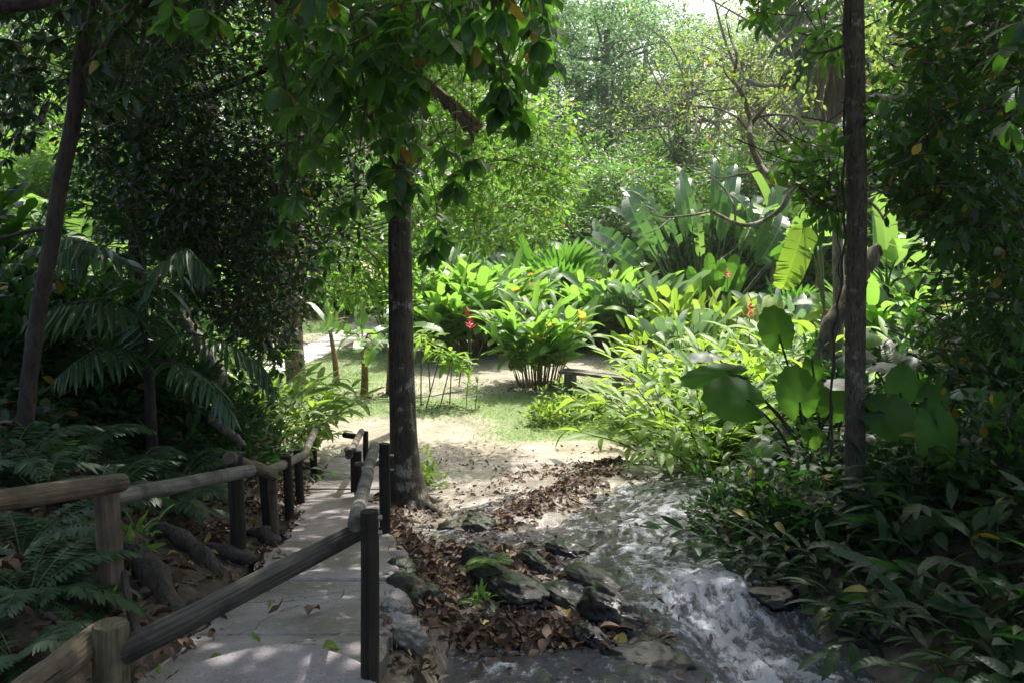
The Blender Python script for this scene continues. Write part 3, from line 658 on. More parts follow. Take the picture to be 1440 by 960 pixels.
def frond(L, S, b, d, length, npair, ll, droop=.8, r=.012, tm=LANCE, ang=55, wid=1., vdrop=.25, t0=.22):
    d = norm(np.array(d, float)); n = 16; t = np.linspace(0, 1, n); p = [np.array(b, float)]; dd = d.copy()
    for i in range(1, n):
        dd = norm(dd + np.array([0, 0, -droop / n * (1 + t[i])])); p.append(p[-1] + dd * length / n)
    p = np.array(p); tube(S, p, np.linspace(r, r * .25, n), 5, cap=False)
    tt = np.linspace(t0, 1, npair); q = np.stack([np.interp(tt, t, p[:, a]) for a in range(3)], -1); tg = norm(np.gradient(q, axis=0))
    side = norm(np.cross(tg, [0, 0, 1])); pr = np.sin(np.pi * (.12 + .83 * np.linspace(0, 1, npair))) ** .6
    a = R(ang) * np.linspace(1.15, .5, npair)
    for s in (-1, 1):
        D = side * s * np.sin(a)[:, None] + tg * np.cos(a)[:, None] + np.array([0, 0, -vdrop]) + rng.normal(size=(npair, 3)) * .05
        k = (ll * pr * rng.uniform(.92, 1.06, npair))[:, None] * np.array([[wid, 1, 1]]); scatter(L, tm, q, D, k, roll=.15)
def fern_plant(name, label, n, ln, group=None, lm='fern'):
    t = thing(name, label, 'fern', group=group); L = MB(); S = MB()
    for D in up_fan(n, 25, 75, rng.random() * 6): frond(L, S, [0, 0, 0], D, ln * rng.uniform(.7, 1.1), 22, ln * .2, droop=1.0, r=.004, tm=[blade(.34, 2, .2, .1)], ang=75, vdrop=.05, t0=.12)
    S.build('stems', B_['stem'], t); L.build('foliage', G[lm], t); return t
def banana_blade(W=.3, n=16, droop=.6, tear=.5, fold=.25):
    t = np.linspace(0, 1, n + 1); th = droop * 1.5 * t ** 1.5; y = np.cumsum(np.r_[0, np.cos(th[1:])]) / n; z = -np.cumsum(np.r_[0, np.sin(th[1:])]) / n
    w_ = W / 2 * np.minimum(1, t / .12 + .15) ** .6 * np.sqrt(np.maximum(0, 1 - t ** 6)); V = []; F = []; A = []; r_ = np.random.default_rng(int(tear * 100 + n))
    for s in (-1, 1):
        dz = 0; gap = 0
        for i in range(n):
            if r_.random() < tear: dz = r_.normal() * .04 * tear * 2; gap = .25 * tear
            k = len(V)
            for (j, o, g_) in ((i, 0, 0), (i, 1, gap), (i + 1, 1, 0), (i + 1, 0, 0)):
                yy = y[j] + (y[min(j + 1, n)] - y[j]) * g_; ww = w_[j] * o
                V.append([s * ww, yy + ww * .25, z[j] + o * (fold * ww + dz)]); A.append([s * o, t[j], 0])
            F.append([k, k + 1, k + 2, k + 3] if s > 0 else [k + 3, k + 2, k + 1, k]); gap = 0
    return np.array(V), np.array(F), np.array(A)
BAN = [banana_blade(.3, 18, .7, .35), banana_blade(.28, 16, 1.1, .6), banana_blade(.32, 18, .35, .2), banana_blade(.44, 26, .45, .5, .35)]
def big_leaf(parent, b, e, Ld, L, tm, lm, sm, r=.02, roll=.3, up=None, name='leaf', arch=.1):
    """one large leaf: blade (part) with its stalk (sub-part)"""
    b = np.array(b, float); e = np.array(e, float); m = MB(); scatter(m, tm, e, Ld, L, roll=roll, up=up); L = float(np.max(L))
    lf = m.build(name, lm, parent); s = MB(); dn = norm(np.array(Ld, float)); tail = [e, e + dn * .12 * L + [0, 0, -.012 * L]]
    if tm[0] is EAR:
        nn_ = np.array(up, float); nn_ = norm(nn_ - dn * np.dot(nn_, dn)); tail = [e + dn * .2 * L - nn_ * .05 * L, e + dn * .28 * L - nn_ * .012 * L]
    tube(s, spline([b, (b + tail[0]) / 2 + [0, 0, arch]] + tail, 12), np.linspace(r, r * .45, 12), 6, cap=False)
    s.build('stalk', sm, lf); return lf
def banana_plant(label, hs, r, leaves, group=None, lm='banana'):
    t = thing('banana_plant', label, 'banana plant', group=group); m = MB()
    tube(m, spline([(0, 0, -.05), (.02, 0, hs * .5), (.0, .02, hs)], 10), np.linspace(r * 1.15, r * .6, 10), 10); m.build('stem', B_['bstem'], t)
    for (az, el, sl, L, k) in leaves:
        a = R(az); D = np.array([math.cos(a) * math.cos(R(el)), math.sin(a) * math.cos(R(el)), math.sin(R(el))]); e = np.array([0, 0, hs]) + D * sl
        big_leaf(t, (0, 0, hs - .1), e, D + [0, 0, -.15], L, [BAN[k]], G[lm], B_['stem'], r=r * .25)
    return t
def fan_leaf_tm(nb=22, spread=300):
    V = []; F = []; A = []
    for i in range(nb):
        a = R(-spread / 2 + spread * i / (nb - 1)); d = np.array([math.sin(a), math.cos(a)]); pz = np.array([math.cos(a), -math.sin(a)]); L = 1 - .15 * abs(a) / 3; k = len(V)
        for (u, w_) in ((0, .004), (.5, .062), (.8, .045), (1, .004)):
            for s in (-1, 0, 1):
                q = d * u * L + pz * s * w_; V.append([q[0], q[1], -.18 * u * u + .03 * abs(s) * (u > 0) ]); A.append([s, u, 0])
        for j in range(3):
            for s in (0, 1): o = k + j * 3 + s; F.append([o, o + 1, o + 4, o + 3])
    return np.array(V), np.array(F), np.array(A)
FANL = fan_leaf_tm()
def fan_palm(label, n, stalk, L, group=None):
    t = thing('fan_palm', label, 'palm', group=group)
    for D in up_fan(n, 8, 72, rng.random() * 6):
        s = stalk * rng.uniform(.6, 1.05); e = D * s; big_leaf(t, (0, 0, -.05), e, D + np.array([0, 0, .0]), L * rng.uniform(.85, 1.1), [FANL], G['fan'], B_['stem'], r=.012, roll=.4, arch=.05)
    return t
def ear_tm(nr=4, na=36, wav=.035):
    V = [[0, .28, .0]]; A = [[.5, 0, 0]]; F = []
    for j in range(1, nr + 1):
        u = j / nr
        for i in range(na):
            a = 2 * np.pi * i / na; # a=0 tip(+y)
            rr = .5 * (1 + .30 * math.cos(a) + .10 * math.cos(2 * a) + .12 * max(0, math.cos(a)) ** 8) if abs(a - np.pi) > .35 else .5 * (.80 - .55 * (1 - abs(a - np.pi) / .35))
            rr *= 1 + wav * math.sin(i * np.pi) + (wav * (1 if i % 2 else -1) if j == nr else 0)
            x = math.sin(a) * rr * u * .92; y = .28 + math.cos(a) * rr * u; z = -.12 * u * u - .03 * math.cos(a * 2) * u + .02 * math.sin(a * 9) * u ** 3 - .04 * max(0, math.cos(a)) ** 4 * u
            V.append([x, y, z]); A.append([math.sin(a * 9) * .5 + .55 if j > 1 else .5, u, 0])
    for j in range(1, nr):
        for i in range(na): a = 1 + (j - 1) * na; F.append([a + i, a + (i + 1) % na, a + na + (i + 1) % na, a + na + i])
    for i in range(0, na, 2): F.append([0, 1 + (i + 2) % na, 1 + (i + 1) % na, 1 + i])
    return np.array(V), np.array(F), np.array(A)
EAR = ear_tm()
def tree_parts(t, trunk_pts, r0, r1, crown_c, crown_r, ncl, nper, leafL, tm, lm, bm_, nlimb=8, clr=.8, shell=.4, sides=10, limb_r=.35, clsquash=.6):
    m = MB(); p = spline(trunk_pts, 18); rad = np.linspace(r0, r1, 18); rad[0] *= 1.35; rad[1] *= 1.12; tube(m, p, rad, sides, flute=.06); m.build('trunk', bm_, t)
    c = rand_dir(ncl) * (shell + (1 - shell) * rng.random((ncl, 1)) ** .5); c = c * (1 + .18 * rng.normal(size=(ncl, 1))); c = c * np.array(crown_r) + np.array(crown_c)
    for k in range(nlimb):
        q = c[rng.integers(ncl)]; s = p[rng.integers(9, 17)]; mm = MB(); mid = s + (q - s) * .5 + rng.normal(size=3) * .1 * np.linalg.norm(q - s)
        tube(mm, spline([s, mid, q], 12), np.linspace(r1 * .8, r1 * .12, 12), 6, cap=False); mm.build('limb', bm_, t)
    L = MB(); q = np.repeat(c, nper, 0); o = rand_dir(len(q)); Pn = q + o * np.array([1, 1, clsquash]) * clr * rng.random((len(q), 1)) ** .45
    D = norm(o * [1, 1, .6] + norm(q - np.array(crown_c)) * .5 + [0, 0, -.25]); scatter(L, tm, Pn, D, leafL * rng.uniform(.65, 1.25, len(q)), roll=.5)
    L.build('crown', lm, t); return t
def gpos(px, Y, dz=0): x = gx(px, Y); return (x, Y, H(x, Y) + dz)

# ================================================================== garden: what stands on the lawn
gp = 'heliconia clumps round the lawn'
c = cane_plant('heliconia_clump', 'large heliconia clump on bare canes with orange flowers standing alone on the lawn', 'plant', 64, 1.55, .62, 7, PADDLE, G['heli'], B_['cane'], spread=.5, lean=17, r=.013, leafstart=.42, flowers=12, fmat=G['orange'], base_r=.52, group=gp)
put(c, gpos(757, 17.2), .4, (.84, .84, .98))
for px, Y, s, rz, lb in ((640, 20.5, 1.05, 1, 'heliconia clump with red flowers behind the thin saplings'), (690, 21.5, 1.2, 2, 'heliconia clump behind and left of the lone orange-flowered one'),
    (860, 22, 1.1, 3, 'heliconia clump behind the bench, its canes in shade'), 
    (600, 22.5, 1.35, 5.1, 'tall heliconia clump just right of the thick mid trunk'), (1255, 17.5, 1.15, 1.4, 'heliconia clump with upright leaves right of the slim tree'),
    (1330, 19, 1.2, 2.9, 'heliconia clump in the sun behind the hanging foliage'),
    (60, 17, 1.2, 2.2, 'heliconia clump behind the leaning dark trunk'), (300, 21, 1.2, 3.3, 'heliconia clump beyond the leaning log'), (190, 19.5, 1.25, 4.2, 'heliconia clump deep behind the small palm')):
    put(c, gpos(px, Y), rz, s, lb, gp)
# paddle leaf shrubs, yellow green drift at the right of the lawn
pg = 'yellow-green paddle-leaf shrubs'
pads = [paddle_plant('paddle_leaf_shrub', 'x', 'shrub', 46, .95, .42, PADDLE, G['lime'], B_['stem'], tilt=(3, 42), base_r=.4),
        paddle_plant('paddle_leaf_shrub', 'x', 'shrub', 46, 1.0, .46, PADDLE, G['grey'], B_['stem'], tilt=(3, 36), base_r=.4),
        paddle_plant('paddle_leaf_shrub', 'x', 'shrub', 44, .9, .42, PADDLE, G['yellow'], B_['stem'], tilt=(3, 38), base_r=.4)]
for i, (px, Y, s, k, lb) in enumerate((
    (868, 23, 1.75, 0, 'bright paddle-leaf shrub rising right of the fan palms'), (905, 21, 1.6, 1, 'silvery paddle-leaf shrub behind the bench end'), (845, 25.5, 1.5, 0, 'lime paddle-leaf shrub crowding the right fan palm'),
    (945, 20, 1.5, 0, 'lime paddle-leaf shrub left of the travellers palm foot'), (985, 19, 1.4, 2, 'yellow-tipped paddle-leaf shrub below the travellers palm'),
    (1025, 18.5, 1.4, 0, 'lime paddle-leaf shrub below the dark upright leaves'), (965, 17.3, 1.2, 1, 'pale silvery shrub at the right edge of the lawn'), (1065, 18, 1.4, 2, 'yellowish shrub beside the tall red flower'),
    (905, 18, 1.1, 0, 'lime shrub just behind the arching ginger'), (1000, 16, 1.0, 0, 'lime paddle-leaf shrub over the ginger tops'), (1040, 15, 1.0, 2, 'yellow-green shrub behind the round dark leaf'),
    (780, 27.5, 2.0, 1, 'tall silvery paddle clump behind the fan palms'), (830, 28.5, 2.05, 1, 'tall silvery paddle clump right of the fan palm tops'), (735, 27.5, 1.8, 1, 'silvery paddle clump left of the fan palm tops'),
    (1250, 21, 1.5, 1, 'silvery clump seen just right of the slim tree'), (1300, 23, 1.6, 0, 'lime clump glimpsed through the right-hand foliage'), (1390, 20, 1.4, 2, 'yellowish clump behind the drooping right foliage'),
    (1150, 16, 1.2, 0, 'lime shrub between the bare tree and the slim tree'), (1100, 20, 1.3, 1, 'silvery shrub under the yellow banana leaf'), (20, 21, 1.6, 0, 'lime clump at the sunlit gap left of the leaning trunk'),
    (110, 22, 1.7, 1, 'silvery clump in the sunlit gap right of the leaning trunk'), (245, 24, 1.6, 2, 'yellowish clump seen through the dark crown'), (550, 27, 1.8, 0, 'lime clump behind the thick mid trunk'), (500, 30, 1.7, 1, 'silvery clump where the garden path ends'))):
    put(pads[k], gpos(px, Y), i * 1.3, s, lb, pg)
# fan palms
fg = 'fan palms behind the lawn'; fpp = fan_palm('dark-hearted fan palm in the middle of its group', 30, 1.15, .72)
for px, Y, s, lb in ((795, 23.5, 1.35, 'biggest fan palm, right of the palm group above the heliconias'), (742, 23.2, 1.2, 'fan palm at the left of the group above the heliconias'), (770, 25.5, 1.6, 'yellower fan palm standing highest behind the other two'), (1270, 22, 1.2, 'fan palm glimpsed right of the slim tree trunk'), (1105, 22, 1.0, 'small fan palm at the foot of the travellers palm')):
    put(fpp, gpos(px, Y), rng.random() * 6, s, lb, fg)
# travellers palm
tp = thing('travellers_palm', 'huge travellers palm with grey torn leaves spread in a fan', 'palm', gpos(990, 24))
def tleaf(px0, px1, py1, Y1, L, rollv, k, lm='grey', Y0=24.0, upv=None, py2=None):
    b = P(px0, 428, Y0) - np.array(tp.location); b[2] = .0; e = P(px1, py1, Y1) - np.array(tp.location); D = e - b
    return big_leaf(tp, b, e, norm(D) + np.array([0, 0, -.02]), L, [BAN[k]], G[lm], B_['stem'], r=.03, roll=rollv, arch=.0, up=upv if upv is not None else (0, -1, .3))
G['trav'] = leafmat('leaf_travellers', (.035, .075, .035), (.10, .16, .08), (.18, .4, .08), .33, .35, rib=(.2, .28, .12), veins=30, spec=.6)
trv = np.random.default_rng(5)
for k_, u in enumerate(np.linspace(-1, 1, 25)):
    px1 = 992 + u * 92 + trv.normal() * 5; hgt = 402 - 78 * (1 - abs(u) ** 1.8) - trv.uniform(0, 12); L_ = trv.uniform(1.7, 2.15)
    tleaf(990 + u * 8, px1, hgt + trv.uniform(-10, 14), 24 + trv.uniform(-.9, .9), np.array([[L_ * .48, L_ * 1.05, L_]]), trv.normal() * .5, trv.integers(0, 2), lm='trav')
for (a_, b3, c_, L_) in ((900, 372, 22.6, 1.7), (918, 352, 22.9, 1.8), (1065, 372, 22.8, 1.7), (1045, 352, 23, 1.8)): tleaf(990, a_, b3, c_, L_, .6, 1, lm='trav')
tleaf(986, 984, 362, 22.9, np.array([[.85, 1.5, 1.5]]), .6, 1, lm='banana')
for a in ((990, 996, 400, 22.5, 1.0, .1, 2), (986, 990, 420, 22.4, 1.1, .1, 2), (992, 1008, 405, 22.3, 1.0, .1, 2), (1000, 1030, 412, 22.4, 1.0, .1, 2), (984, 962, 422, 22.4, 1.0, .1, 2), (995, 1018, 410, 22.6, 1.2, .2, 2), (988, 978, 415, 22.6, 1.0, .2, 2)): tleaf(*a, lm='ear')
# banana plants in the garden at the right of the travellers palm
bl = [(20, 55, .5, 1.5, 0), (100, 60, .5, 1.6, 1), (170, 50, .5, 1.5, 0), (240, 62, .5, 1.6, 1), (310, 50, .5, 1.5, 0), (60, 78, .5, 1.4, 2), (200, 80, .5, 1.5, 2), (275, 35, .4, 1.4, 1)]
bp = banana_plant('x', 1.6, .11, bl); bg_ = 'banana plants'
for px, Y, s, rz, lb in ((1085, 24, 1.35, 0, 'tall banana plant crowding the right of the travellers palm'), (1150, 26, 1.4, 1.2, 'banana plant behind the bare crooked tree'), (110, 15.5, 1.1, 2.5, 'banana plant with a pale torn leaf behind the leaning dark trunk'), (-20, 13, 1.15, 2, 'banana plant cut by the picture edge behind the dark crown'),
    (560, 25, 1.2, 3, 'banana plant deep behind the thick mid trunk'), (1240, 19, 1.1, .5, 'banana plant hidden behind the slim trunk'), (30, 24, 1.5, .3, 'banana plant far back in the sunlit gap')): put(bp, gpos(px, Y), rz, s, lb, bg_)
yb = thing('banana_plant', 'banana plant with one big hanging yellow-green leaf', 'banana plant', gpos(1150, 15.5)); o_ = np.array(yb.location)
m = MB(); tube(m, [(0, 0, -.05), (0, 0, .8), (.05, 0, 1.7)], [.09, .08, .05], 10); m.build('stem', B_['bstem'], yb)
for (px, py, px2, py2, L, k, mt, Y) in ((1132, 316, 1106, 400, 1.15, 3, 'bananay', 14.8), (1148, 275, 1122, 330, 1.0, 1, 'banana', 15.4), (1140, 300, 1180, 250, 1.2, 0, 'banana', 15.8), (1150, 330, 1050, 380, .9, 2, 'ear', 15.6)):
    e = P(px, py, Y) - o_; D = (P(px2, py2, Y - .2) - o_) - e; big_leaf(yb, (.05, 0, 1.6), e, D, L, [BAN[k]], G[mt], B_['stem'], r=.02, roll=.1, up=(0, -1, .2))
# small banana plants on the lawn
y1 = banana_plant('young banana plant with a bare leaning stem and few leaf stubs', .88, .048, [(150, 60, .15, .55, 2), (80, 78, .1, .45, 2), (20, 60, .1, .4, 2)]); put(y1, gpos(474, 17.2), 0, 1.25, group='young banana plants on the lawn'); y1.rotation_euler = (0, R(-6), 0)
y2 = banana_plant('young banana plant with a pale drooping leaf beside the thick mid trunk', .86, .058, [(170, 35, .2, .7, 1), (20, 30, .2, .7, 0), (330, 10, .15, .6, 1), (95, 70, .2, .6, 2), (260, 20, .15, .6, 0)]); put(y2, gpos(512, 16.2), .3, 1.2, group='young banana plants on the lawn')
y3 = banana_plant('young banana plant half hidden behind the thick mid trunk', .85, .07, [(190, 20, .2, .75, 1), (350, 30, .2, .7, 0), (255, 5, .15, .65, 1), (95, 60, .2, .6, 0), (120, 20, .2, .7, 1)]); put(y3, gpos(549, 16.4), 0, 1.25, group='young banana plants on the lawn')
y4 = banana_plant('small brown banana stem near the pale path', .8, .07, [(60, 50, .15, .5, 1), (200, 40, .15, .6, 0), (320, 30, .15, .5, 1)]); put(y4, gpos(398, 21.5), 0, 1.1, group='young banana plants on the lawn')
# saplings in the mulch bed
def sapling(label, px, Y, h, lean, L=.3, n=16, r=.014, lm='lime'):
    t = thing('sapling', label, 'sapling', gpos(px, Y), 'saplings in the mulch bed'); m = MB(); top = np.array([lean, .03, h])
    tube(m, spline([(0, 0, -.05), (lean * .6, 0, h * .55), top], 10), np.linspace(r, r * .5, 10), 6); m.build('stem', B_['twig'], t); L_ = MB()
    for b in (0, .14, -.13):
        c0 = top + [b, abs(b) * .6, -.25 * abs(b) * 3]; k = n // 2; az = np.arange(k) * 2.4; D = np.c_[np.cos(az), np.sin(az), rng.uniform(-.5, .8, k)]
        scatter(L_, LANCE_W, c0 + D * .02 + np.c_[0 * az, 0 * az, -rng.random(k) * .2], D, L * rng.uniform(.8, 1.2, k), roll=.3)
    L_.build('foliage', G[lm], t)
sapling('straight leafy sapling nearest the thick mid trunk', 592, 15.2, 1.25, .02); sapling('sapling leaning right from the mulch bed', 598, 15.1, 1.1, .3)
sapling('third sapling of the mulch bed, slightly bent', 618, 15.2, 1.0, .25, lm='mid'); sapling('rightmost thin sapling of the mulch bed', 632, 15.4, .95, .06)
sapling('leafier sapling behind the mulch bed', 605, 16.6, 1.25, -.05); sapling('small sapling beside the lone heliconia clump', 645, 17.2, .7, .1, .22, 10)
for px, Y, h, lb in ((655, 14.9, .75, 'slender wispy seedling in its own mulch patch'), (668, 15.0, .6, 'shorter wispy seedling leaning over the mulch patch')):
    t = thing('seedling', lb, 'seedling', gpos(px, Y), 'wispy seedlings'); m = MB(); tube(m, [(0, 0, -.03), (.03, 0, h * .5), (.06, 0, h)], [.008, .006, .003], 5); m.build('stem', B_['stem'], t)
    L_ = MB(); n = 30; k = rng.uniform(.3, 1, n); scatter(L_, LANCE, np.c_[.06 * k, 0 * k, h * k], rand_dir(n) + [0, 0, .3], .16, roll=.4); L_.build('foliage', G['lime'], t)
# bench
bt = thing('garden_bench', 'low grey stone bench with two supports at the right end of the lawn', 'bench', gpos(835, 16.2), rz=R(-32))
def box(mb, c, s, rot=0, bev=.0):
    c = np.array(c, float); s = np.array(s, float) / 2; q = np.array([[x, y, z] for z in (-1, 1) for x, y in ((-1, -1), (1, -1), (1, 1), (-1, 1))]) * s
    ca, sa = math.cos(rot), math.sin(rot); q = np.c_[q[:, 0] * ca + q[:, 2] * sa, q[:, 1], -q[:, 0] * sa + q[:, 2] * ca]
    mb.add(q + c, [[0, 3, 2, 1], [4, 5, 6, 7], [0, 1, 5, 4], [1, 2, 6, 5], [2, 3, 7, 6], [3, 0, 4, 7]], smooth=False)
for nm, c_, s_ in (('seat', (0, -.09, .42), (1.35, .17, .05)), ('seat', (0, .1, .425), (1.35, .17, .05)), ('leg', (-.5, 0, .2), (.09, .34, .385)), ('leg', (.5, 0, .2), (.09, .34, .385)), ('stretcher', (0, -.02, .12), (.90, .1, .07))):
    m = MB(); box(m, c_, s_); m.build(nm, W_['grey'], bt)
# garden hose
m = MB(); hp = [gpos(px, Y, .02) for px, Y in ((395, 13.6), (440, 14.4), (480, 15.1), (520, 15.8), (560, 15.9), (600, 16.1), (650, 16.6))]
q = spline(hp, 60); q[:, 2] = terrain(q[:, 0], q[:, 1]) + .012; tube(m, q, .013, 6); tag(m.build('garden_hose', plain('hose_grey', (.25, .27, .2), .5)), 'thin grey garden hose lying across the lawn', 'hose')
# palm trunk by the garden path
t = thing('palm_tree', 'palm with a thick mottled pale trunk beside the garden path', 'palm', gpos(418, 15.8)); m = MB()
tube(m, spline([(0, 0, -.1), (0, 0, .3), (-.03, 0, 1.5), (.05, .1, 5), (.1, .2, 9)], 30), np.r_[.26, .215, np.linspace(.195, .15, 28)], 16); m.build('trunk', B_['mott'], t)
L = MB(); S = MB()
for D in up_fan(16, 30, 95): frond(L, S, (.1, .2, 9), D, 3.2, 40, .6, droop=1.1, r=.03, tm=LANCE, wid=.5)
S.build('frond_stalks', B_['stem'], t); L.build('crown', G['palm'], t)
# arching ginger, right of the lawn
gi = cane_plant('ginger_plant', 'x', 'ginger', 20, 1.35, .42, 11, LANCE_W, G['ginger'], B_['dstem'], spread=.8, lean=34, r=.010, leafstart=.35, base_r=.18)
gg = 'ginger plants'
for px, Y, s, rz, lb in ((955, 10.6, 1.0, .2, 'bright ginger arching left over the edge of the lawn'), (995, 10.0, .95, 1.7, 'bright ginger under the ragged dark leaf'), (1010, 12, 1.1, 3, 'ginger in full sun behind the arching one'), (1060, 13, 1.2, 4, 'ginger with lit tops behind the round dark leaf'),
    (1110, 12.5, 1.2, 5, 'ginger glowing between the big round leaves and the slim trunk'), (1150, 11.5, 1.2, .9, 'ginger against the left side of the slim trunk'), (1250, 12.5, 1.2, 2.3, 'ginger against the right side of the slim trunk'), (1310, 14, 1.2, 3.6, 'ginger in a sunlit gap of the right foliage'),
    (405, 10.8, .75, 1.1, 'ginger with broad leaves leaning over the far railing'), (375, 9.8, .75, 2.2, 'ginger left of the far railing, in half shade'), (330, 10.5, .85, 4.4, 'ginger with a red flower below the leaning log'), (425, 11.8, .6, 5, 'low ginger spilling over soil past the railing end'),
    (950, 14, 1.0, 5.5, 'ginger at the back edge of the arching ginger bed'), (250, 11, .9, 1.9, 'shaded ginger under the drooping palm frond'), (150, 12, 1.0, .4, 'ginger in a lit gap right of the leaning trunk')): put(gi, gpos(px, Y), rz, s, lb, gg)
def bloom(label, px, py, Y, h, mat='red', s=.05):
    t = thing('ginger_flower', label, 'flower', P(px, py, Y), 'red ginger flowers'); z = np.linspace(0, h, 16); m = MB()
    scatter(m, PADDLE, np.c_[0 * z, 0 * z, z], np.c_[np.cos(np.arange(16) * 2.4), np.sin(np.arange(16) * 2.4), np.full(16, .9)], s * (1.3 - z / h)[:, None] * np.ones((1, 3)) * 1.3, roll=.3); m.build('bracts', G[mat], t)
    m = MB(); x0, y0, z0 = t.location; tube(m, [(0, 0, 0), (.02, 0, (H(x0, y0) - z0) * .5), (0, 0, H(x0, y0) - z0)], [.008, .01, .011], 5); m.build('stem', B_['stem'], t)
bloom('tall red ginger flower in the yellow-green shrubs', 1054, 448, 13.5, .32, s=.09); bloom('red ginger flower behind the saplings', 661, 463, 18.5, .28, s=.1); bloom('small red flower above the one behind the saplings', 657, 445, 19, .2, s=.08)
bloom('red flower over the ginger left of the railing', 325, 545, 9.5, .14, s=.05); bloom('red flower in the gap right of the leaning trunk', 75, 425, 12, .14, s=.06); bloom('red flower low behind the leaning trunk', 99, 512, 9.5, .06, s=.035); bloom('red flower at the right of the lone heliconia clump', 1023, 392, 18, .2, s=.08)
# low shrubs at the lawn edge
lb_ = bush('low_shrub', 'x', 'shrub', .38, .5, 26, 14, .13, LEAF, G['lime'], B_['stem'], clr=.14)
for px, Y, s, rz, lb in ((765, 13.9, .8, 0, 'low light-green shrub at the left of the planted strip'), (800, 14.2, .9, 1, 'low shrub in front of the lone heliconia clump'), (840, 14.3, .7, 2, 'low shrub before the bench'), (880, 13.6, .7, 3, 'low shrub between the bench and the ginger'), (590, 9.4, .62, 4, 'leafy sprout hugging the right foot of the thick trunk'), (915, 12.6, .8, 5, 'low shrub under the ginger arches'), (1000, 10.2, .8, 1.5, 'low shrub at the muddy edge below the ginger')):
    put(lb_, gpos(px, Y), rz, s, lb, 'low shrubs')

# ================================================================== background trees and bushes
def bgtree(label_, kind):
    t = thing('forest_tree', label_, 'tree')
    if kind == 'broad': tree_parts(t, [(0, 0, -.3), (.2, .1, 4), (-.1, .2, 8), (0, 0, 11)], .35, .16, (0, 0, 9), (4.6, 4.6, 5.0), 300, 60, .27, LEAF_LO, G['blue'], B_['grey'], 14, .75)
    if kind == 'lime': tree_parts(t, [(0, 0, -.3), (.3, .1, 3), (-.3, .2, 6), (.2, 0, 9.5)], .25, .12, (0, 0, 8), (3.9, 3.9, 4.4), 240, 52, .25, LEAF_LO, G['mid'], B_['pale'], 22, .6)
    if kind == 'loose': tree_parts(t, [(0, 0, -.3), (.1, .1, 4), (-.2, .0, 8), (.3, 0, 12)], .22, .12, (0, 0, 9), (4.0, 4.0, 5.0), 150, 30, .2, LEAF_LO, G['yellow'], B_['pale'], 60, .8)
    if kind == 'low': tree_parts(t, [(0, 0, -.3), (.1, .1, 1), (0, .0, 3), (0, 0, 4)], .16, .08, (0, 0, 2.7), (3.0, 3.0, 2.9), 210, 70, .19, LEAF_LO, G['mid'], B_['grey'], 10, .6)
    if kind == 'lowdark': tree_parts(t, [(0, 0, -.3), (.1, .1, 1), (0, .0, 3), (0, 0, 4)], .16, .08, (0, 0, 2.7), (3.0, 3.0, 2.9), 210, 70, .19, LEAF_LO, G['big'], B_['grey'], 10, .6)
    return t
bk = {k: bgtree('x', k) for k in ('broad', 'lime', 'loose', 'low', 'lowdark')}
tg = 'forest trees beyond the garden'
BT = [('broad', 850, 50, 1.0, 0, 'tall blue-green tree filling the centre of the skyline'), ('broad', 760, 46, .75, 1, 'blue-green tree just left of the tallest one'), ('broad', 905, 60, .9, 2, 'blue-green tree behind and right of the tallest one'),
      ('loose', 1040, 42, .9, 0, 'loose yellowish tree with pale bare branches right of centre'), ('loose', 1130, 36, .85, 2, 'sparse yellow-green tree behind the bare crooked branches'), ('loose', 960, 40, .8, 4, 'thin yellow-flowered tree left of the loose yellowish one'),
      ('lime', 1250, 42, 1.1, 1, 'fresh green tree beyond the slim trunk'), ('lime', 640, 40, 1.0, 2, 'fresh green tree beyond the thick mid trunk'), ('lime', 480, 44, 1.1, 3, 'fresh green tree where the garden path leads'), ('lime', 300, 40, 1.1, 4, 'fresh green tree seen through the dark crown'),
      ('lime', 60, 36, 1.15, 5, 'fresh green tree in the gap left of the leaning trunk'), ('broad', 180, 48, 1.2, 4, 'blue-green tree seen in pinholes of the dark crown'), ('lime', 1420, 40, 1.1, 0, 'fresh green tree at the far right behind foliage'), ('broad', 1340, 52, 1.2, 5, 'blue-green tree behind the right-hand foliage'),
      ('broad', 400, 58, 1.2, 2, 'blue-green tree far beyond the path end'), ('broad', 1100, 62, .9, 1, 'far blue-green tree behind the yellowish ones'), ('broad', -150, 50, 1.2, 3, 'blue-green tree beyond the left picture edge'), ('broad', 1560, 50, 1.2, 1, 'blue-green tree beyond the right picture edge'),
      ('broad', 640, 62, 1.2, 0, 'far blue-green tree left of centre'), ('broad', 1010, 78, .85, 3, 'farthest blue-green tree under the patch of bright sky'), ('broad', 760, 80, 1.5, 3, 'farthest blue-green tree left of the bright sky'),('broad', 1240, 78, 1.4, 4, 'farthest blue-green tree behind the slim trunk')]
for k, px, Y, s, rz, lb in BT: put(bk[k], gpos(px, Y, -.3), rz, s, lb, tg)
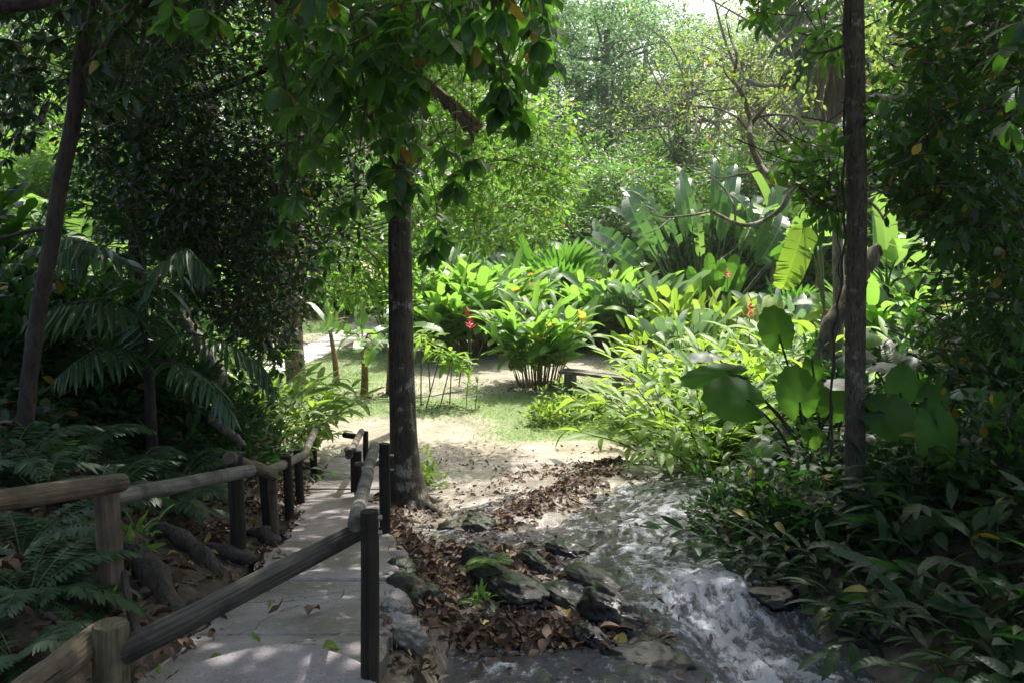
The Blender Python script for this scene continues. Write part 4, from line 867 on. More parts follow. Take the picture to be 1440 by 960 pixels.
BL = [('low', 700, 31, .9, 'rounded mid-green tree behind the silvery paddle clumps'), ('lowdark', 810, 34, .95, 'dark rounded tree behind the fan palms'), ('lowdark', 880, 33, 1.0, 'dark rounded tree left of the travellers palm'), ('low', 950, 33, .9, 'rounded tree behind the travellers palm tips'), ('lowdark', 1060, 33, 1.1, 'dark rounded tree right behind the travellers palm'),
      ('lowdark', 1150, 31, 1.0, 'dark rounded tree behind the bananas'), ('low', 1230, 29, 1.0, 'rounded tree behind the slim trunk'), ('lowdark', 1320, 28, 1.1, 'dark rounded tree behind the right foliage'), ('low', 1420, 26, 1.1, 'rounded tree at the right edge'), ('low', 620, 29, .95, 'rounded tree above the tall heliconias'), ('lowdark', 540, 34, 1.0, 'dark rounded tree at the end of the garden path'),
      ('low', 450, 33, 1.0, 'rounded tree left of the garden path end'), ('lowdark', 370, 29, 1.0, 'dark rounded tree behind the mottled palm trunk'), ('low', 280, 27, 1.0, 'rounded tree behind the leaning log'), ('low', 200, 26, 1.1, 'rounded tree seen low through the dark crown'), ('low', 100, 27, 1.1, 'rounded tree in the gap by the leaning trunk'), ('low', 10, 25, 1.1, 'rounded tree at the left edge'),
      ('lowdark', 760, 38, 1.2, 'dark rounded tree under the blue-green trees'), ('lowdark', 930, 40, 1.2, 'dark rounded tree under the yellow-flowered one'), ('lowdark', 1180, 38, 1.2, 'dark rounded tree under the sparse yellow-green one')]
for i, (k, px, Y, s, lb) in enumerate(BL): put(bk[k], gpos(px, Y, -.2), i, s, lb, 'rounded understorey trees')
# pale palm with a skirt of dead fronds
t = thing('palm_tree', 'tall palm with a pale trunk and a skirt of dead hanging fronds', 'palm', gpos(1165, 30)); m = MB()
tube(m, spline([(0, 0, -.1), (-.3, 0, 3), (.1, 0, 9.5)], 20), np.linspace(.25, .2, 20), 12); m.build('trunk', B_['pale'], t); L = MB(); S = MB(); L2 = MB(); S2 = MB()
for D in up_fan(26, 20, 100): frond(L, S, (.1, 0, 9.5), D, 3.0, 34, .8, droop=1.2, r=.03, wid=.5)
for D in up_fan(26, 120, 165): frond(L2, S2, (.1, 0, 9.3), D, 3.0, 26, .7, droop=1.5, r=.03, wid=.5, vdrop=1.2)
S.build('frond_stalks', B_['stem'], t); L.build('crown', G['palm'], t); L2.build('dead_fronds', G['dead'], t)
t = thing('forest_tree', 'straight pale-barked tree behind the crooked branches', 'tree', gpos(1128, 34)); tree_parts(t, [(0, 0, -.3), (0, 0, 5), (-.5, 0, 9), (-1.5, 0, 13)], .32, .16, (-1, 0, 13), (3.5, 3.5, 3), 90, 50, .22, LEAF_LO, G['yellow'], B_['pale'], 30, .8)
# ================================================================== trees of the shady foreground
def canopy(L, c, r, ncl, nper, leafL, tm, clr=.5, sq=.5):
    q = rand_dir(ncl) * rng.random((ncl, 1)) ** .4 * np.array(r) + np.array(c); q = np.repeat(q, nper, 0); o = rand_dir(len(q))
    scatter(L, tm, q + o * [1, 1, sq] * clr * rng.random((len(q), 1)) ** .5, norm(o * [1, 1, .5] + [0, 0, -.2]), leafL * rng.uniform(.7, 1.2, len(q)), roll=.4)
def spray(L, T, tip, back, leafL, tm, n=6, along=4, r=.006, hang=.6):
    tip = np.array(tip, float); s = tip + np.array(back, float); p = spline([s, (s + tip) / 2 + [0, 0, .12 * np.linalg.norm(back)], tip], 8)
    T.mi = 1; tube(T, p, np.linspace(r, r * .4, 8), 4, cap=False); T.mi = 0; az = rng.random() * 6 + np.arange(n) * 2.4
    D = np.c_[np.cos(az), np.sin(az), np.full(n, -hang) + rng.normal(size=n) * .3]; scatter(L, tm, np.repeat(tip[None], n, 0), D, leafL * rng.uniform(.75, 1.15, n), roll=.3)
    if along:
        u = rng.uniform(2, 7, along); q = np.stack([np.interp(u, np.arange(8), p[:, a]) for a in range(3)], -1); az = rng.random(along) * 6.28
        scatter(L, tm, q, np.c_[np.cos(az), np.sin(az), rng.uniform(-.9, .1, along)], leafL * rng.uniform(.6, 1, along), roll=.3)
def limbs(parent, mat, segs):
    for pts, r0, r1 in segs:
        m = MB(); n = 8 + 4 * len(pts); q = spline(pts, n); k = rng.random() * 9; j = .15 * r0
        q = q + j * np.c_[fbm(np.arange(n) * .6 + k, np.zeros(n), 3), fbm(np.arange(n) * .6 + k, np.ones(n), 5), fbm(np.arange(n) * .6 + k, np.ones(n) * 2, 7)]
        tube(m, q, np.linspace(r0, r1, n), 8); m.build('limb', mat, parent)
# --- thick trunk in the middle with the hanging broad-leaf branches
t = thing('broadleaf_tree', 'tree with the thick dark trunk left of centre and broad leaves hanging from above', 'tree'); m = MB()
p = spline([P(573, 716, 8.25), P(570, 655, 8.3), P(567, 600, 8.3), P(563, 430, 8.3), P(562, 200, 8.35), P(568, 20, 8.4), P(575, -180, 8.5), P(590, -420, 8.8)], 40)
rad = np.interp(np.linspace(0, 7, 40), [0, 1, 2, 3, 4, 5, 7], [.25, .150, .130, .114, .105, .09, .07]); tube(m, p, rad, 20, flute=.03); m.build('trunk', B_['main'], t)
for k_, (dx, dy) in enumerate(((-.42, -.1), (.38, -.25), (.1, -.45), (-.25, .35), (.35, .3))):
    x0, y0 = float(p[0][0]), 8.3; m = MB(); q = [(x0 + dx * u, y0 + dy * u, float(terrain(x0 + dx * u, y0 + dy * u)) + .16 * max(0, 1 - u) ** 1.5 - .04 * u) for u in (.15, .45, .75, 1.1)]
    tube(m, spline(q, 12), np.linspace(.085, .02, 12), 8, flute=.1); m.build('root', B_['main'], t)
L = T = MB()
poly = [(385, -60), (790, -60), (780, 90), (735, 130), (700, 190), (640, 190), (610, 270), (585, 250), (540, 200), (480, 230), (430, 230), (385, 160)]
for (px, py) in in_poly(poly, 300):
    if 590 < px < 700 and 95 < py < 200: continue
    if py > 150 and rng.random() < .45: continue
    Y = rng.uniform(4.6, 8.8); b = [rng.uniform(-.3, .3) - (px - 570) / 900, rng.uniform(-.1, .4), rng.uniform(.25, .6)]; spray(L, T, P(px, py, Y), b, rng.uniform(.13, .19), LEAF_OB, 6, 5)
for (px, py, Y, k) in [(700, 12, 3.6, .15), (668, 25, 3.8, .14), (748, 60, 4.2, .14), (770, 85, 4.4, .14), (700, 155, 4.8, .16), (738, 180, 4.9, .15), (645, 255, 5.4, .16), (668, 232, 5.4, .15), (555, 250, 5.2, .17), (572, 262, 5.3, .17), (560, 285, 5.3, .15), (538, 225, 5.4, .16), (420, 268, 5.6, .14), (400, 220, 5.6, .14), (432, 225, 5.8, .13), (425, 160, 6, .15),
                        (405, 290, 6, .15), (398, 330, 6, .13), (610, 345, 6.2, .16), (618, 325, 6.2, .16), (470, 300, 6.3, .14), (460, 355, 6.5, .12), (445, 400, 6.6, .12), (500, 290, 6.3, .15), (715, 120, 4.6, .15), (620, 60, 4.3, .15), (250, 30, 4.2, .15), (285, 15, 4.1, .16), (590, 110, 4.6, .15), (470, 30, 4.4, .15), (520, 80, 4.8, .15), (480, 120, 5, .15)]:
    for _ in range(2): spray(L, T, P(px + rng.normal() * 6, py + rng.normal() * 6, Y), [rng.uniform(-.15, .1), .1, rng.uniform(.3, .6)], k, LEAF_OB, 6, 4, r=.004)
canopy(L, (-1.6, 9.8, 7.8), (3.4, 4.2, 1.2), 150, 42, .24, LEAF_LO, .8); canopy(L, (2.4, 8.6, 7.6), (2.2, 2.6, 1.0), 45, 42, .24, LEAF_LO, .8); canopy(L, (.3, 3.6, 5.7), (5, 4.3, 1.0), 215, 42, .23, LEAF_LO, .8)
L.build('crown', [G['big'], B_['twig']], t)
limbs(t, B_['twig'], [([P(560, 215, 8.3), P(500, 130, 7.6), P(420, 30, 6.5), P(330, -60, 5.5)], .05, .02), ([P(566, 120, 8.3), P(640, 40, 7), P(740, -40, 5.8)], .05, .02), ([P(487, -20, 5), P(503, 70, 5), P(513, 140, 5.1), P(505, 220, 5.2)], .010, .004), ([P(380, -10, 5), P(392, 80, 5.1), P(405, 150, 5.3), P(400, 250, 5.5)], .012, .004), ([P(690, -20, 4.6), P(700, 60, 4.7), P(735, 140, 4.9)], .01, .004),
                       ([P(572, -100, 8.5), P(900, -260, 9), P(1100, -500, 10)], .05, .02), ([P(575, -150, 8.5), P(450, -500, 9), P(300, -900, 8)], .05, .02)])
# dry sheath hanging in the tree
t = thing('dry_palm_sheath', 'brown curled dry palm sheath caught in the branches beside the thick trunk', 'palm sheath', P(640, 160, 6.2)); o_ = np.array(t.location)
a, b2 = P(606, 118, 6.3) - o_, P(675, 178, 6.1) - o_; n = 14; ax = norm(b2 - a); V = []; k = 9
for i in range(n + 1):
    u = i / n; c = a + (b2 - a) * u; wd = .04 + .10 * u ** .8
    for j in range(k):
        th_ = -1.1 + 2.5 * j / (k - 1); V.append(c + np.array([-.4, 0, -.75]) * wd * (1 - math.cos(th_)) * .9 + np.array([0, -1, 0]) * wd * .45 * math.sin(th_) + np.array([0, 0, -.02 * (j == k - 1) * (i % 3)]))
m = MB(); m.add(V, grid_faces(k, n + 1)); m.build('sheath', barkmat('dry_sheath', (.10, .06, .045), (.3, .2, .16), scale=12), t)
m = MB(); tube(m, [a - ax * .12, a, b2 * .6 + a * .4, b2], [.012, .02, .028, .03], 8); m.build('rib', B_['bstem'], t)
# --- leaning dark trunk at the left
t = thing('leaning_tree', 'thin dark leaning trunk near the left edge of the picture', 'tree'); m = MB()
tube(m, spline([P(33, 640, 5), P(38, 560, 5), P(52, 450, 5), P(72, 340, 5), P(84, 260, 5.05), P(103, 170, 5.1), P(116, 70, 5.1), P(137, -60, 5.1), P(150, -260, 5.2)], 40), np.linspace(.047, .040, 40), 14, flute=.05); m.build('trunk', B_['dark'], t)
L = T = MB()
for (px, py) in in_poly([(-80, -60), (330, -60), (300, 60), (230, 120), (170, 170), (60, 130), (-80, 90)], 170): spray(L, T, P(px, py, rng.uniform(4.4, 6.8)), [rng.uniform(-.2, .3), .1, rng.uniform(.2, .4)], .11, LEAF, 6, 6)
for (px, py) in in_poly([(-60, 90), (100, 120), (60, 210), (-60, 250)], 60): spray(L, T, P(px, py, rng.uniform(6, 8)), [.1, .1, .3], .11, LEAF, 6, 6)
canopy(L, (-5.2, 7.5, 6.6), (3.6, 5.2, 1.6), 190, 42, .22, LEAF_LO, .8)
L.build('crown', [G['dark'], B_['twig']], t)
limbs(t, B_['dark'], [([P(78, 320, 5), P(40, 325, 5.1), P(0, 335, 5.2), P(-60, 338, 5.3)], .016, .008), ([P(112, 110, 5.1), P(180, 30, 5), P(260, -40, 4.9)], .025, .01), ([P(-40, 8, 3.6), P(40, 4, 3.6), P(85, -4, 3.7)], .04, .02)])
# --- dense dark small-leaved tree
t = thing('dense_tree', 'dense dark small-leaved tree filling the upper left, its crown hanging low', 'tree'); m = MB()
tube(m, spline([(gx(200, 10), 10, H(gx(200, 10), 10) - .1), P(197, 520, 10), P(193, 380, 10), P(200, 200, 10), P(215, 0, 10), P(220, -200, 10)], 26), np.linspace(.12, .07, 26), 12); m.build('trunk', B_['dark'], t)
L = T = MB()
def dense(poly, n, Y0, Y1, leafL, tm=LEAF, cl=.22, L=None, T=None, k=16):
    L, T = L or globals()['L'], T or globals()['T']
    for (px, py) in in_poly(poly, n):
        c = P(px, py, rng.uniform(Y0, Y1)); kk = int(k * rng.uniform(.6, 1.4)); o = rand_dir(kk); q = c + o * cl * rng.random((kk, 1)) ** .5
        w1 = rng.normal(size=3) * [.22, .15, .06]; T.mi = 1; tube(T, [c - w1 + [0, 0, .12], c, c + w1 * .6], [.006, .004, .002], 4, cap=False); T.mi = 0
        scatter(L, tm, q, norm(o * [1, 1, .6] + w1 * 1.5 + [0, 0, -.3]), leafL * rng.uniform(.6, 1.25, kk), roll=.5)
dense([(150, -80), (560, -80), (545, 130), (520, 300), (500, 350), (440, 380), (420, 450), (395, 540), (370, 500), (330, 470), (280, 440), (235, 380), (180, 330), (130, 300), (115, 200)], 880, 7.5, 10.8, .092)
dense([(95, -60), (300, -60), (300, 430), (235, 410), (150, 330), (110, 260)], 400, 7.6, 10.6, .095)
dense([(230, 200), (400, 200), (420, 420), (390, 520), (330, 460), (240, 380)], 330, 7.5, 9.5, .085, k=18)
canopy(L, (-4, 11.5, 7.3), (4, 3, 1.0), 110, 42, .22, LEAF_LO, .8)
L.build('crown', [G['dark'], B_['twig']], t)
limbs(t, B_['dark'], [([P(197, 200, 10), P(260, 150, 9.5), P(350, 110, 9), P(460, 60, 8.8)], .05, .015), ([P(195, 330, 10), P(250, 300, 9.4), P(320, 290, 9), P(390, 330, 8.6)], .04, .012), ([P(200, 150, 10), P(150, 110, 9.6), P(90, 90, 9.4)], .035, .012), ([P(205, 80, 10), P(300, 20, 9.5), P(420, -60, 9)], .045, .015), ([P(197, 260, 10), P(240, 380, 9.2), P(330, 420, 8.8), P(390, 500, 8.5)], .03, .008)])
# --- bushy tree behind the thick trunk
t = thing('bushy_tree', 'bushy sunlit tree spreading right behind the thick trunk', 'tree'); m = MB()
tube(m, spline([(gx(562, 13.4), 13.4, -1.8), P(562, 400, 13.4), P(575, 250, 13.4), P(590, 120, 13.4), P(600, -50, 13.4)], 20), np.linspace(.13, .06, 20), 10); m.build('trunk', B_['grey'], t); L = T = MB()
dense([(600, 60), (700, 100), (790, 150), (810, 190), (805, 260), (770, 330), (700, 335), (640, 350), (600, 300)], 300, 11.8, 14.4, .12, cl=.32, k=17)
dense([(430, 300), (600, 300), (600, 420), (560, 440), (520, 420), (470, 430), (430, 380)], 130, 11.5, 13.5, .11, cl=.3, k=17)
dense([(560, -60), (690, -60), (690, 100), (600, 130)], 80, 12, 14, .12, cl=.32, k=16)
L.build('crown', [G['mid'], B_['twig']], t)
limbs(t, B_['grey'], [([P(578, 240, 13.4), P(620, 190, 13), P(680, 185, 12.8), P(740, 190, 12.6)], .045, .012), ([P(570, 330, 13.4), P(640, 250, 13), P(700, 225, 12.8), P(770, 240, 12.6)], .04, .012), ([P(590, 150, 13.4), P(640, 90, 13), P(720, 60, 13)], .04, .012), ([P(566, 360, 13.4), P(520, 330, 13), P(460, 330, 12.6)], .035, .01), ([P(480, 330, 12), P(530, 365, 12), P(545, 420, 12)], .02, .006)])
# --- slim pale trunk at the right
t = thing('slim_tree', 'slim straight grey trunk at the right, rising from the bank plants', 'tree'); m = MB(); x0 = gx(1202, 6.0)
tube(m, spline([(x0, 6.0, H(x0, 6) - .12), P(1203, 700, 6), P(1203, 500, 6), P(1205, 300, 6), P(1202, 100, 6), P(1199, -100, 6), P(1196, -330, 6)], 40), np.r_[.085, .078, np.linspace(.071, .060, 38)], 16, flute=.03); m.build('trunk', B_['slim'], t)
L = T = MB()
dense([(1095, 225), (1130, 190), (1185, 165), (1190, 300), (1150, 295), (1120, 270)], 46, 6.3, 7.2, .12, LEAF_OB, .14, k=9)
dense([(1130, 50), (1190, 30), (1190, 95), (1150, 85)], 12, 6.2, 7, .12, LEAF_OB, .12, k=8); dense([(1030, -30), (1105, -30), (1095, 22), (1060, 30)], 12, 5.6, 6.4, .12, LEAF_OB, .1, k=7)
canopy(L, (3.6, 11.0, 7.4), (3.0, 3.2, 1.0), 60, 40, .2, LEAF_LO, .8)
L.build('crown', [G['big'], B_['twig']], t)
limbs(t, B_['twig'], [([P(1200, 60, 6), P(1150, 75, 6.3), P(1120, 65, 6.6)], .012, .004), ([P(1204, 290, 6), P(1170, 260, 6.4), P(1120, 235, 6.8)], .012, .004), ([P(1200, -60, 6), P(1120, -40, 6), P(1060, 10, 6)], .02, .005)])
for lb, pts, r in (('thin dark vine climbing the left side of the slim grey trunk', [P(1187, -60, 5.95), P(1189, 120, 5.93), P(1186, 260, 5.93), P(1188, 330, 5.94), P(1180, 420, 5.9), P(1172, 480, 5.9), P(1168, 640, 5.9)], .009), ('hair-thin vine hanging beside the slim grey trunk', [P(1180, 200, 5.8), P(1178, 300, 5.8), P(1181, 400, 5.8), P(1172, 520, 5.8), P(1166, 650, 5.8)], .004)):
    m = MB(); q = spline(pts, 60); q[:, 0] += .008 * np.sin(np.arange(60) * .9); q[:, 1] += .008 * np.cos(np.arange(60) * .9); tube(m, q, r, 6); tag(m.build('vine', B_['dark']), lb, 'vine')
# --- dark foliage at the right
t = thing('overhanging_tree', 'dark leafy tree overhanging the right edge of the picture', 'tree'); m = MB(); x0 = gx(1500, 7)
tube(m, spline([(x0, 7, H(x0, 7) - .1), P(1490, 300, 7), P(1480, 0, 7), P(1470, -300, 7)], 20), np.linspace(.13, .08, 20), 12); m.build('trunk', B_['dark'], t); L = T = MB()
dense([(1270, -60), (1500, -60), (1500, 480), (1440, 500), (1390, 440), (1370, 350), (1310, 300), (1260, 230), (1235, 200), (1240, 120), (1290, 60)], 560, 5.5, 8.8, .115, LEAF_OB, .2, k=14)
dense([(1225, 180), (1300, 200), (1310, 290), (1260, 300), (1228, 260)], 50, 6.2, 7.5, .11, LEAF_OB, .16, k=10)
dense([(1310, 290), (1480, 290), (1480, 560), (1400, 580), (1330, 520), (1290, 470), (1300, 400)], 150, 6.2, 8.8, .10, LEAF_OB, .2, k=12)
for (px, py) in ((1425, 60), (1432, 120), (1420, 170), (1436, 30)): spray(L, T, P(px, py, 3.6), [.2, .1, .2], .15, LEAF_OB, 5, 2)
canopy(L, (6.3, 6.5, 6.6), (3.6, 5.2, 1.6), 190, 42, .22, LEAF_LO, .8)
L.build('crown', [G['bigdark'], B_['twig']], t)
limbs(t, B_['dark'], [([P(1480, 60, 7), P(1400, 30, 6.8), P(1300, 60, 6.8)], .035, .01), ([P(1485, 200, 7), P(1400, 160, 6.8), P(1320, 170, 6.8), P(1250, 190, 6.8)], .035, .008), ([P(1488, 330, 7), P(1420, 300, 6.9), P(1350, 330, 7), P(1310, 420, 7)], .03, .006), ([P(1486, 250, 7), P(1430, 380, 7), P(1400, 480, 7)], .025, .006)])
# --- bare tree with crooked branches
t = thing('bare_tree', 'bare crooked tree with pale winding branches reaching left', 'tree'); m = MB(); Y = 11; x0 = gx(1176, Y)
tube(m, spline([(x0, Y, H(x0, Y) - .1), P(1175, 560, Y), P(1180, 420, Y), P(1178, 330, Y), P(1179, 285, Y), P(1174, 262, Y)], 30), np.linspace(.085, .05, 30), 12, flute=.08); m.build('trunk', B_['bare'], t)
q = lambda *a: [P(px, py, Y - .002 * (1176 - px) * (i % 2)) for i, (px, py) in enumerate(a)]
limbs(t, B_['bare'], [(q((1178, 272), (1150, 270), (1120, 262), (1088, 252), (1066, 228), (1055, 195), (1054, 165), (1042, 130), (1030, 112)), .062, .022), (q((1030, 112), (1036, 80), (1026, 50), (1022, 30)), .02, .006), (q((1034, 120), (1018, 100), (1018, 75)), .012, .004), (q((1056, 175), (1072, 155), (1092, 130), (1102, 105), (1125, 80)), .03, .010),
    (q((1060, 166), (1085, 162), (1112, 163), (1130, 175), (1145, 192)), .02, .009), (q((1050, 182), (1035, 165), (1005, 152), (960, 148), (930, 140)), .016, .005), (q((1032, 124), (1000, 128), (975, 120), (955, 95)), .012, .004), (q((1072, 238), (1045, 245), (1010, 250), (985, 236), (950, 232)), .016, .004),
    (q((1112, 268), (1100, 292), (1075, 310), (1045, 317), (1015, 305), (1000, 297)), .034, .02), (q((1000, 297), (965, 304), (930, 305), (905, 292)), .017, .005), (q((945, 306), (920, 325), (895, 332)), .009, .003), (q((1034, 314), (1032, 290), (1020, 268), (1003, 252), (992, 245)), .014, .006), (q((1003, 252), (985, 262), (975, 285), (962, 300)), .007, .002), (q((1056, 318), (1045, 340), (1020, 360), (1008, 368)), .01, .003),
    (q((1178, 330), (1165, 285), (1155, 268)), .04, .03), (q((1192, 262), (1230, 290), (1250, 320)), .03, .012), (q((985, 236), (970, 215), (955, 205)), .006, .002), (q((1092, 130), (1085, 105), (1090, 80)), .008, .003), (q((905, 292), (880, 275), (862, 270)), .004, .002)])
L = MB()
for px, py in in_poly([(930, 60), (1130, 30), (1160, 180), (1090, 150), (1000, 150), (930, 170)], 70): scatter(L, LEAF, P(px, py, 11 + rng.normal() * .4) + rng.normal(size=(6, 3)) * .08, rand_dir(6) + [0, 0, -.3], .085, roll=.5)
for px, py in in_poly([(1200, 10), (1290, 0), (1280, 100), (1220, 130)], 50): scatter(L, LEAF, P(px, py, 11 + rng.normal() * .4) + rng.normal(size=(8, 3)) * .12, rand_dir(8) + [0, 0, -.3], .11, roll=.5)
L.build('crown', G['yellow'], t)
# leaning trunks
def leaning(lb, pts, r0, r1, mat):
    m = MB(); q = spline(pts, 26); q += .012 * rng.normal(size=q.shape); tube(m, q, np.linspace(r0, r1, 26), 12, flute=.12); tag(m.build('leaning_log', mat), lb, 'log', 'leaning dead trunks')
leaning('pale dead trunk leaning down behind the dark hanging crown', [P(215, 385, 10.4), P(245, 430, 10.2), P(280, 480, 10), P(312, 535, 9.8)], .07, .085, B_['pale'])
leaning('rotting pale trunk leaning just left of the slim grey trunk', [P(1235, 350, 9.8), P(1205, 400, 9.7), P(1170, 460, 9.6), P(1135, 560, 9.5)], .075, .11, B_['grey'])
leaning('short fallen branch lying among the ginger left of the far railing', [P(255, 560, 7.4), P(300, 590, 7.2), P(345, 625, 7.0)], .04, .03, B_['grey'])
# --- elephant ears
F3 = np.array([0, CA, -SA]); U3 = np.array([0, SA, CA]); R3 = np.array([1., 0, 0])
def ears(label, base_, rows):
    t = thing('elephant_ear_plant', label, 'plant', base_, 'elephant-ear plants'); o = np.array(t.location)
    for (px, py, size, Y, ang, tilt, mt) in rows:
        Ls = .86 * size / FPX * Y; wf = .5 if size > 87 else 1.0; c = P(px, py, Y) - o; D = R3 * math.cos(R(ang)) + U3 * math.sin(R(ang)); nrm = -F3 * math.cos(R(tilt)) + np.array([0, 0, 1]) * math.sin(R(tilt))
        if tilt > 40: D = norm(R3 * math.cos(R(ang)) - F3 * .5 + U3 * math.sin(R(ang)) * .3)
        D = norm(D); e = c - D * .30 * Ls; b = np.array([rng.normal() * .06, rng.normal() * .06, -.04])
        big_leaf(t, b, e, D, Ls * 1.12 * np.array([[wf, 1, 1]]), [EAR], G[mt], B_['dstem'], r=.013, roll=.06, up=nrm, arch=.12)
ears('elephant-ear plant with huge dark round leaves left of the slim grey trunk', gpos(1150, 7.6), [(1097, 474, 62, 7.6, 105, 5, 'ear'), (1025, 524, 92, 7.4, 186, 25, 'ear'), (1000, 496, 50, 8.2, 190, 80, 'grey'), (1143, 512, 38, 7.9, -80, 15, 'ear'), (1052, 562, 86, 6.9, 165, 30, 'ear'), (1126, 566, 74, 7.0, 100, 20, 'ear'), (1172, 572, 62, 7.3, 60, 40, 'ear'), (1185, 500, 60, 8, 20, 60, 'ear'), (1196, 535, 55, 7.2, 180, 75, 'grey'), (1085, 620, 50, 6.8, 220, 50, 'big'), (1140, 605, 40, 6.8, -60, 30, 'mid')])
ears('elephant-ear plant with leaves spread low right of the slim grey trunk', gpos(1290, 6.4), [(1318, 596, 82, 5.5, -75, 25, 'ear'), (1244, 580, 86, 5.8, -20, 25, 'ear'), (1268, 553, 58, 6.2, 80, 20, 'ear'), (1304, 560, 52, 6.2, 20, 30, 'ear'), (1355, 548, 70, 6.2, 10, 82, 'grey'), (1232, 512, 50, 6.6, 10, 80, 'grey')])
ears('taller elephant-ear plant with yellow-green parasol leaves behind the other two', gpos(1300, 8.6), [(1225, 468, 56, 8.6, 190, 55, 'mid'), (1310, 456, 66, 8.6, 20, 50, 'mid'), (1290, 500, 60, 8.4, -60, 45, 'big'), (1235, 490, 60, 8.6, -30, 50, 'big'), (1350, 440, 60, 8.9, 30, 55, 'mid')])
# --- small palm in the left shade
def frond_path(L, S, pts, npair, ll, wid=1., hang=.5, r=.01, ang=62, t0=.1):
    p = spline(pts, 20); tube(S, p, np.linspace(r, r * .3, 20), 5, cap=False); tt = np.linspace(t0, 1, npair); q = np.stack([np.interp(tt, np.linspace(0, 1, 20), p[:, a]) for a in range(3)], -1)
    tg = norm(np.gradient(q, axis=0)); side = norm(np.cross(tg, [0, 0.25, 1])); pr = np.sin(np.pi * (.15 + .8 * np.linspace(0, 1, npair))) ** .5; a = R(ang) * np.linspace(1.1, .5, npair)
    for s in (-1, 1):
        D = side * s * np.sin(a)[:, None] + tg * np.cos(a)[:, None] + [0, 0, -hang] + rng.normal(size=(npair, 3)) * .06; scatter(L, LANCE, q, D, (ll * pr * rng.uniform(.9, 1.1, npair))[:, None] * np.array([[wid, 1, 1]]), roll=.2)
t = thing('small_palm', 'small feather palm with dark drooping fronds in the left shade', 'palm'); m = MB(); x0 = gx(215, 6.8)
tube(m, spline([(x0, 6.8, H(x0, 6.8) - .1), P(211, 560, 6.8), P(208, 500, 6.8)], 8), [.05, .05, .045, .045, .04, .04, .035, .03], 10); m.build('trunk', B_['dark'], t)
for pts, n_, ll, w_, hg in (([P(208, 500, 6.8), P(200, 420, 6.6), P(165, 360, 6.4), P(120, 340, 6.2), P(86, 355, 6.0)], 26, .40, .85, .55), ([P(208, 500, 6.8), P(190, 440, 6.5), P(140, 425, 6.2), P(85, 430, 6.0), P(40, 450, 5.8)], 26, .38, .85, .5), ([P(208, 500, 6.8), P(215, 430, 6.6), P(235, 370, 6.4), P(262, 350, 6.3), P(290, 380, 6.2)], 24, .36, 1.0, .8),
        ([P(208, 505, 6.8), P(250, 470, 6.5), P(310, 480, 6.3), P(365, 510, 6.2), P(385, 550, 6.1)], 30, .26, .8, .5), ([P(208, 505, 6.8), P(170, 490, 6.4), P(120, 500, 6.1), P(80, 530, 5.9)], 24, .3, .8, .5), ([P(208, 505, 6.8), P(250, 510, 6.3), P(300, 540, 6.0), P(330, 590, 5.8)], 26, .24, .8, .5), ([P(208, 500, 6.8), P(205, 400, 7), P(190, 330, 7.2), P(160, 290, 7.3)], 24, .36, 1.0, .4)):
    L = MB(); S = MB(); frond_path(L, S, pts, n_, ll, w_, hg, r=.009); f_ = L.build('frond', G['palm'], t); S.build('stalk', B_['dstem'], f_)
t = thing('small_palm', 'bright green young palm behind the leaning dark trunk', 'palm', gpos(20, 9)); L = MB(); S = MB()
for D in up_fan(12, 10, 60): frond(L, S, (0, 0, .6), D, 1.9, 34, .45, droop=1.0, r=.012, wid=.7)
L.build('crown', G['fan'], t); S.build('frond_stalks', B_['stem'], t)
# --- shaded shrubs and ferns
sh = bush('shade_shrub', 'x', 'shrub', .6, 1.1, 60, 16, .15, LEAF, G['under'], B_['dstem'], clr=.2); sg = 'shrubs in the shade'
sh2 = bush('shade_shrub', 'x', 'shrub', .6, 1.3, 50, 14, .19, LEAF_OB, G['bigdark'], B_['dstem'], clr=.22)
for i, (k, px, Y, s, lb) in enumerate(((0, 1020, 7.0, .5, 'leafy shrub on the right bank reaching over the stream'), (1, 1060, 6.4, .5, 'broad-leaved shrub hanging over the dark water'), (0, 1110, 6.0, .5, 'dark shrub left of the slim grey trunk base'), (0, 1150, 6.9, .45, 'shrub under the large round leaves'),
    (1, 1240, 6.2, .42, 'broad-leaved shrub behind the slim grey trunk base'), (0, 1290, 5.6, .4, 'dark shrub right of the slim grey trunk base'), (0, 1350, 6.2, .45, 'shrub below the low spreading elephant ears'), (1, 1410, 5.4, .6, 'broad-leaved shrub at the right edge, half height'), (0, 1450, 6.6, 1.1, 'tall shrub merging into the right-hand foliage'),
    (1, 1400, 7.8, 1.1, 'tall shrub deep in the right-hand shade'), (0, 1330, 9.5, 1.2, 'shrub behind the parasol leaves'), (0, 1440, 9.5, 1.5, 'big shrub far inside the right-hand shade'), (0, 1180, 8.8, .9, 'shrub between the bare tree and the ears'),
    (0, 290, 7.4, .8, 'dark shrub under the drooping palm frond'), (1, 240, 7.8, .9, 'broad-leaved shrub behind the small palm stem'), (0, 150, 7.2, .9, 'dark shrub between the leaning trunk and the small palm'), (1, 80, 7.4, 1.0, 'broad-leaved shrub just right of the leaning trunk'), (0, 0, 6.8, 1.0, 'dark shrub at the left picture edge'),
    (0, 330, 8.8, .8, 'shrub below the leaning pale trunk'), (1, 110, 9.8, 1.2, 'shrub filling the gap beneath the palm fronds'), (0, 200, 11, 1.4, 'tall shrub behind the dense dark tree'), (1, 270, 13, 1.5, 'tall shrub beneath the dense crown, near the lawn'), (0, 20, 11.5, 1.5, 'tall shrub left of the leaning trunk'), (1, -60, 9, 1.5, 'tall shrub cut by the left picture edge'), (0, 120, 14, 1.7, 'large shrub far left of the lawn'), (1, 310, 16.5, 1.3, 'large shrub bordering the pale path'))):
    put((sh, sh2)[k], gpos(px, Y), i * 1.1, s, lb, sg)
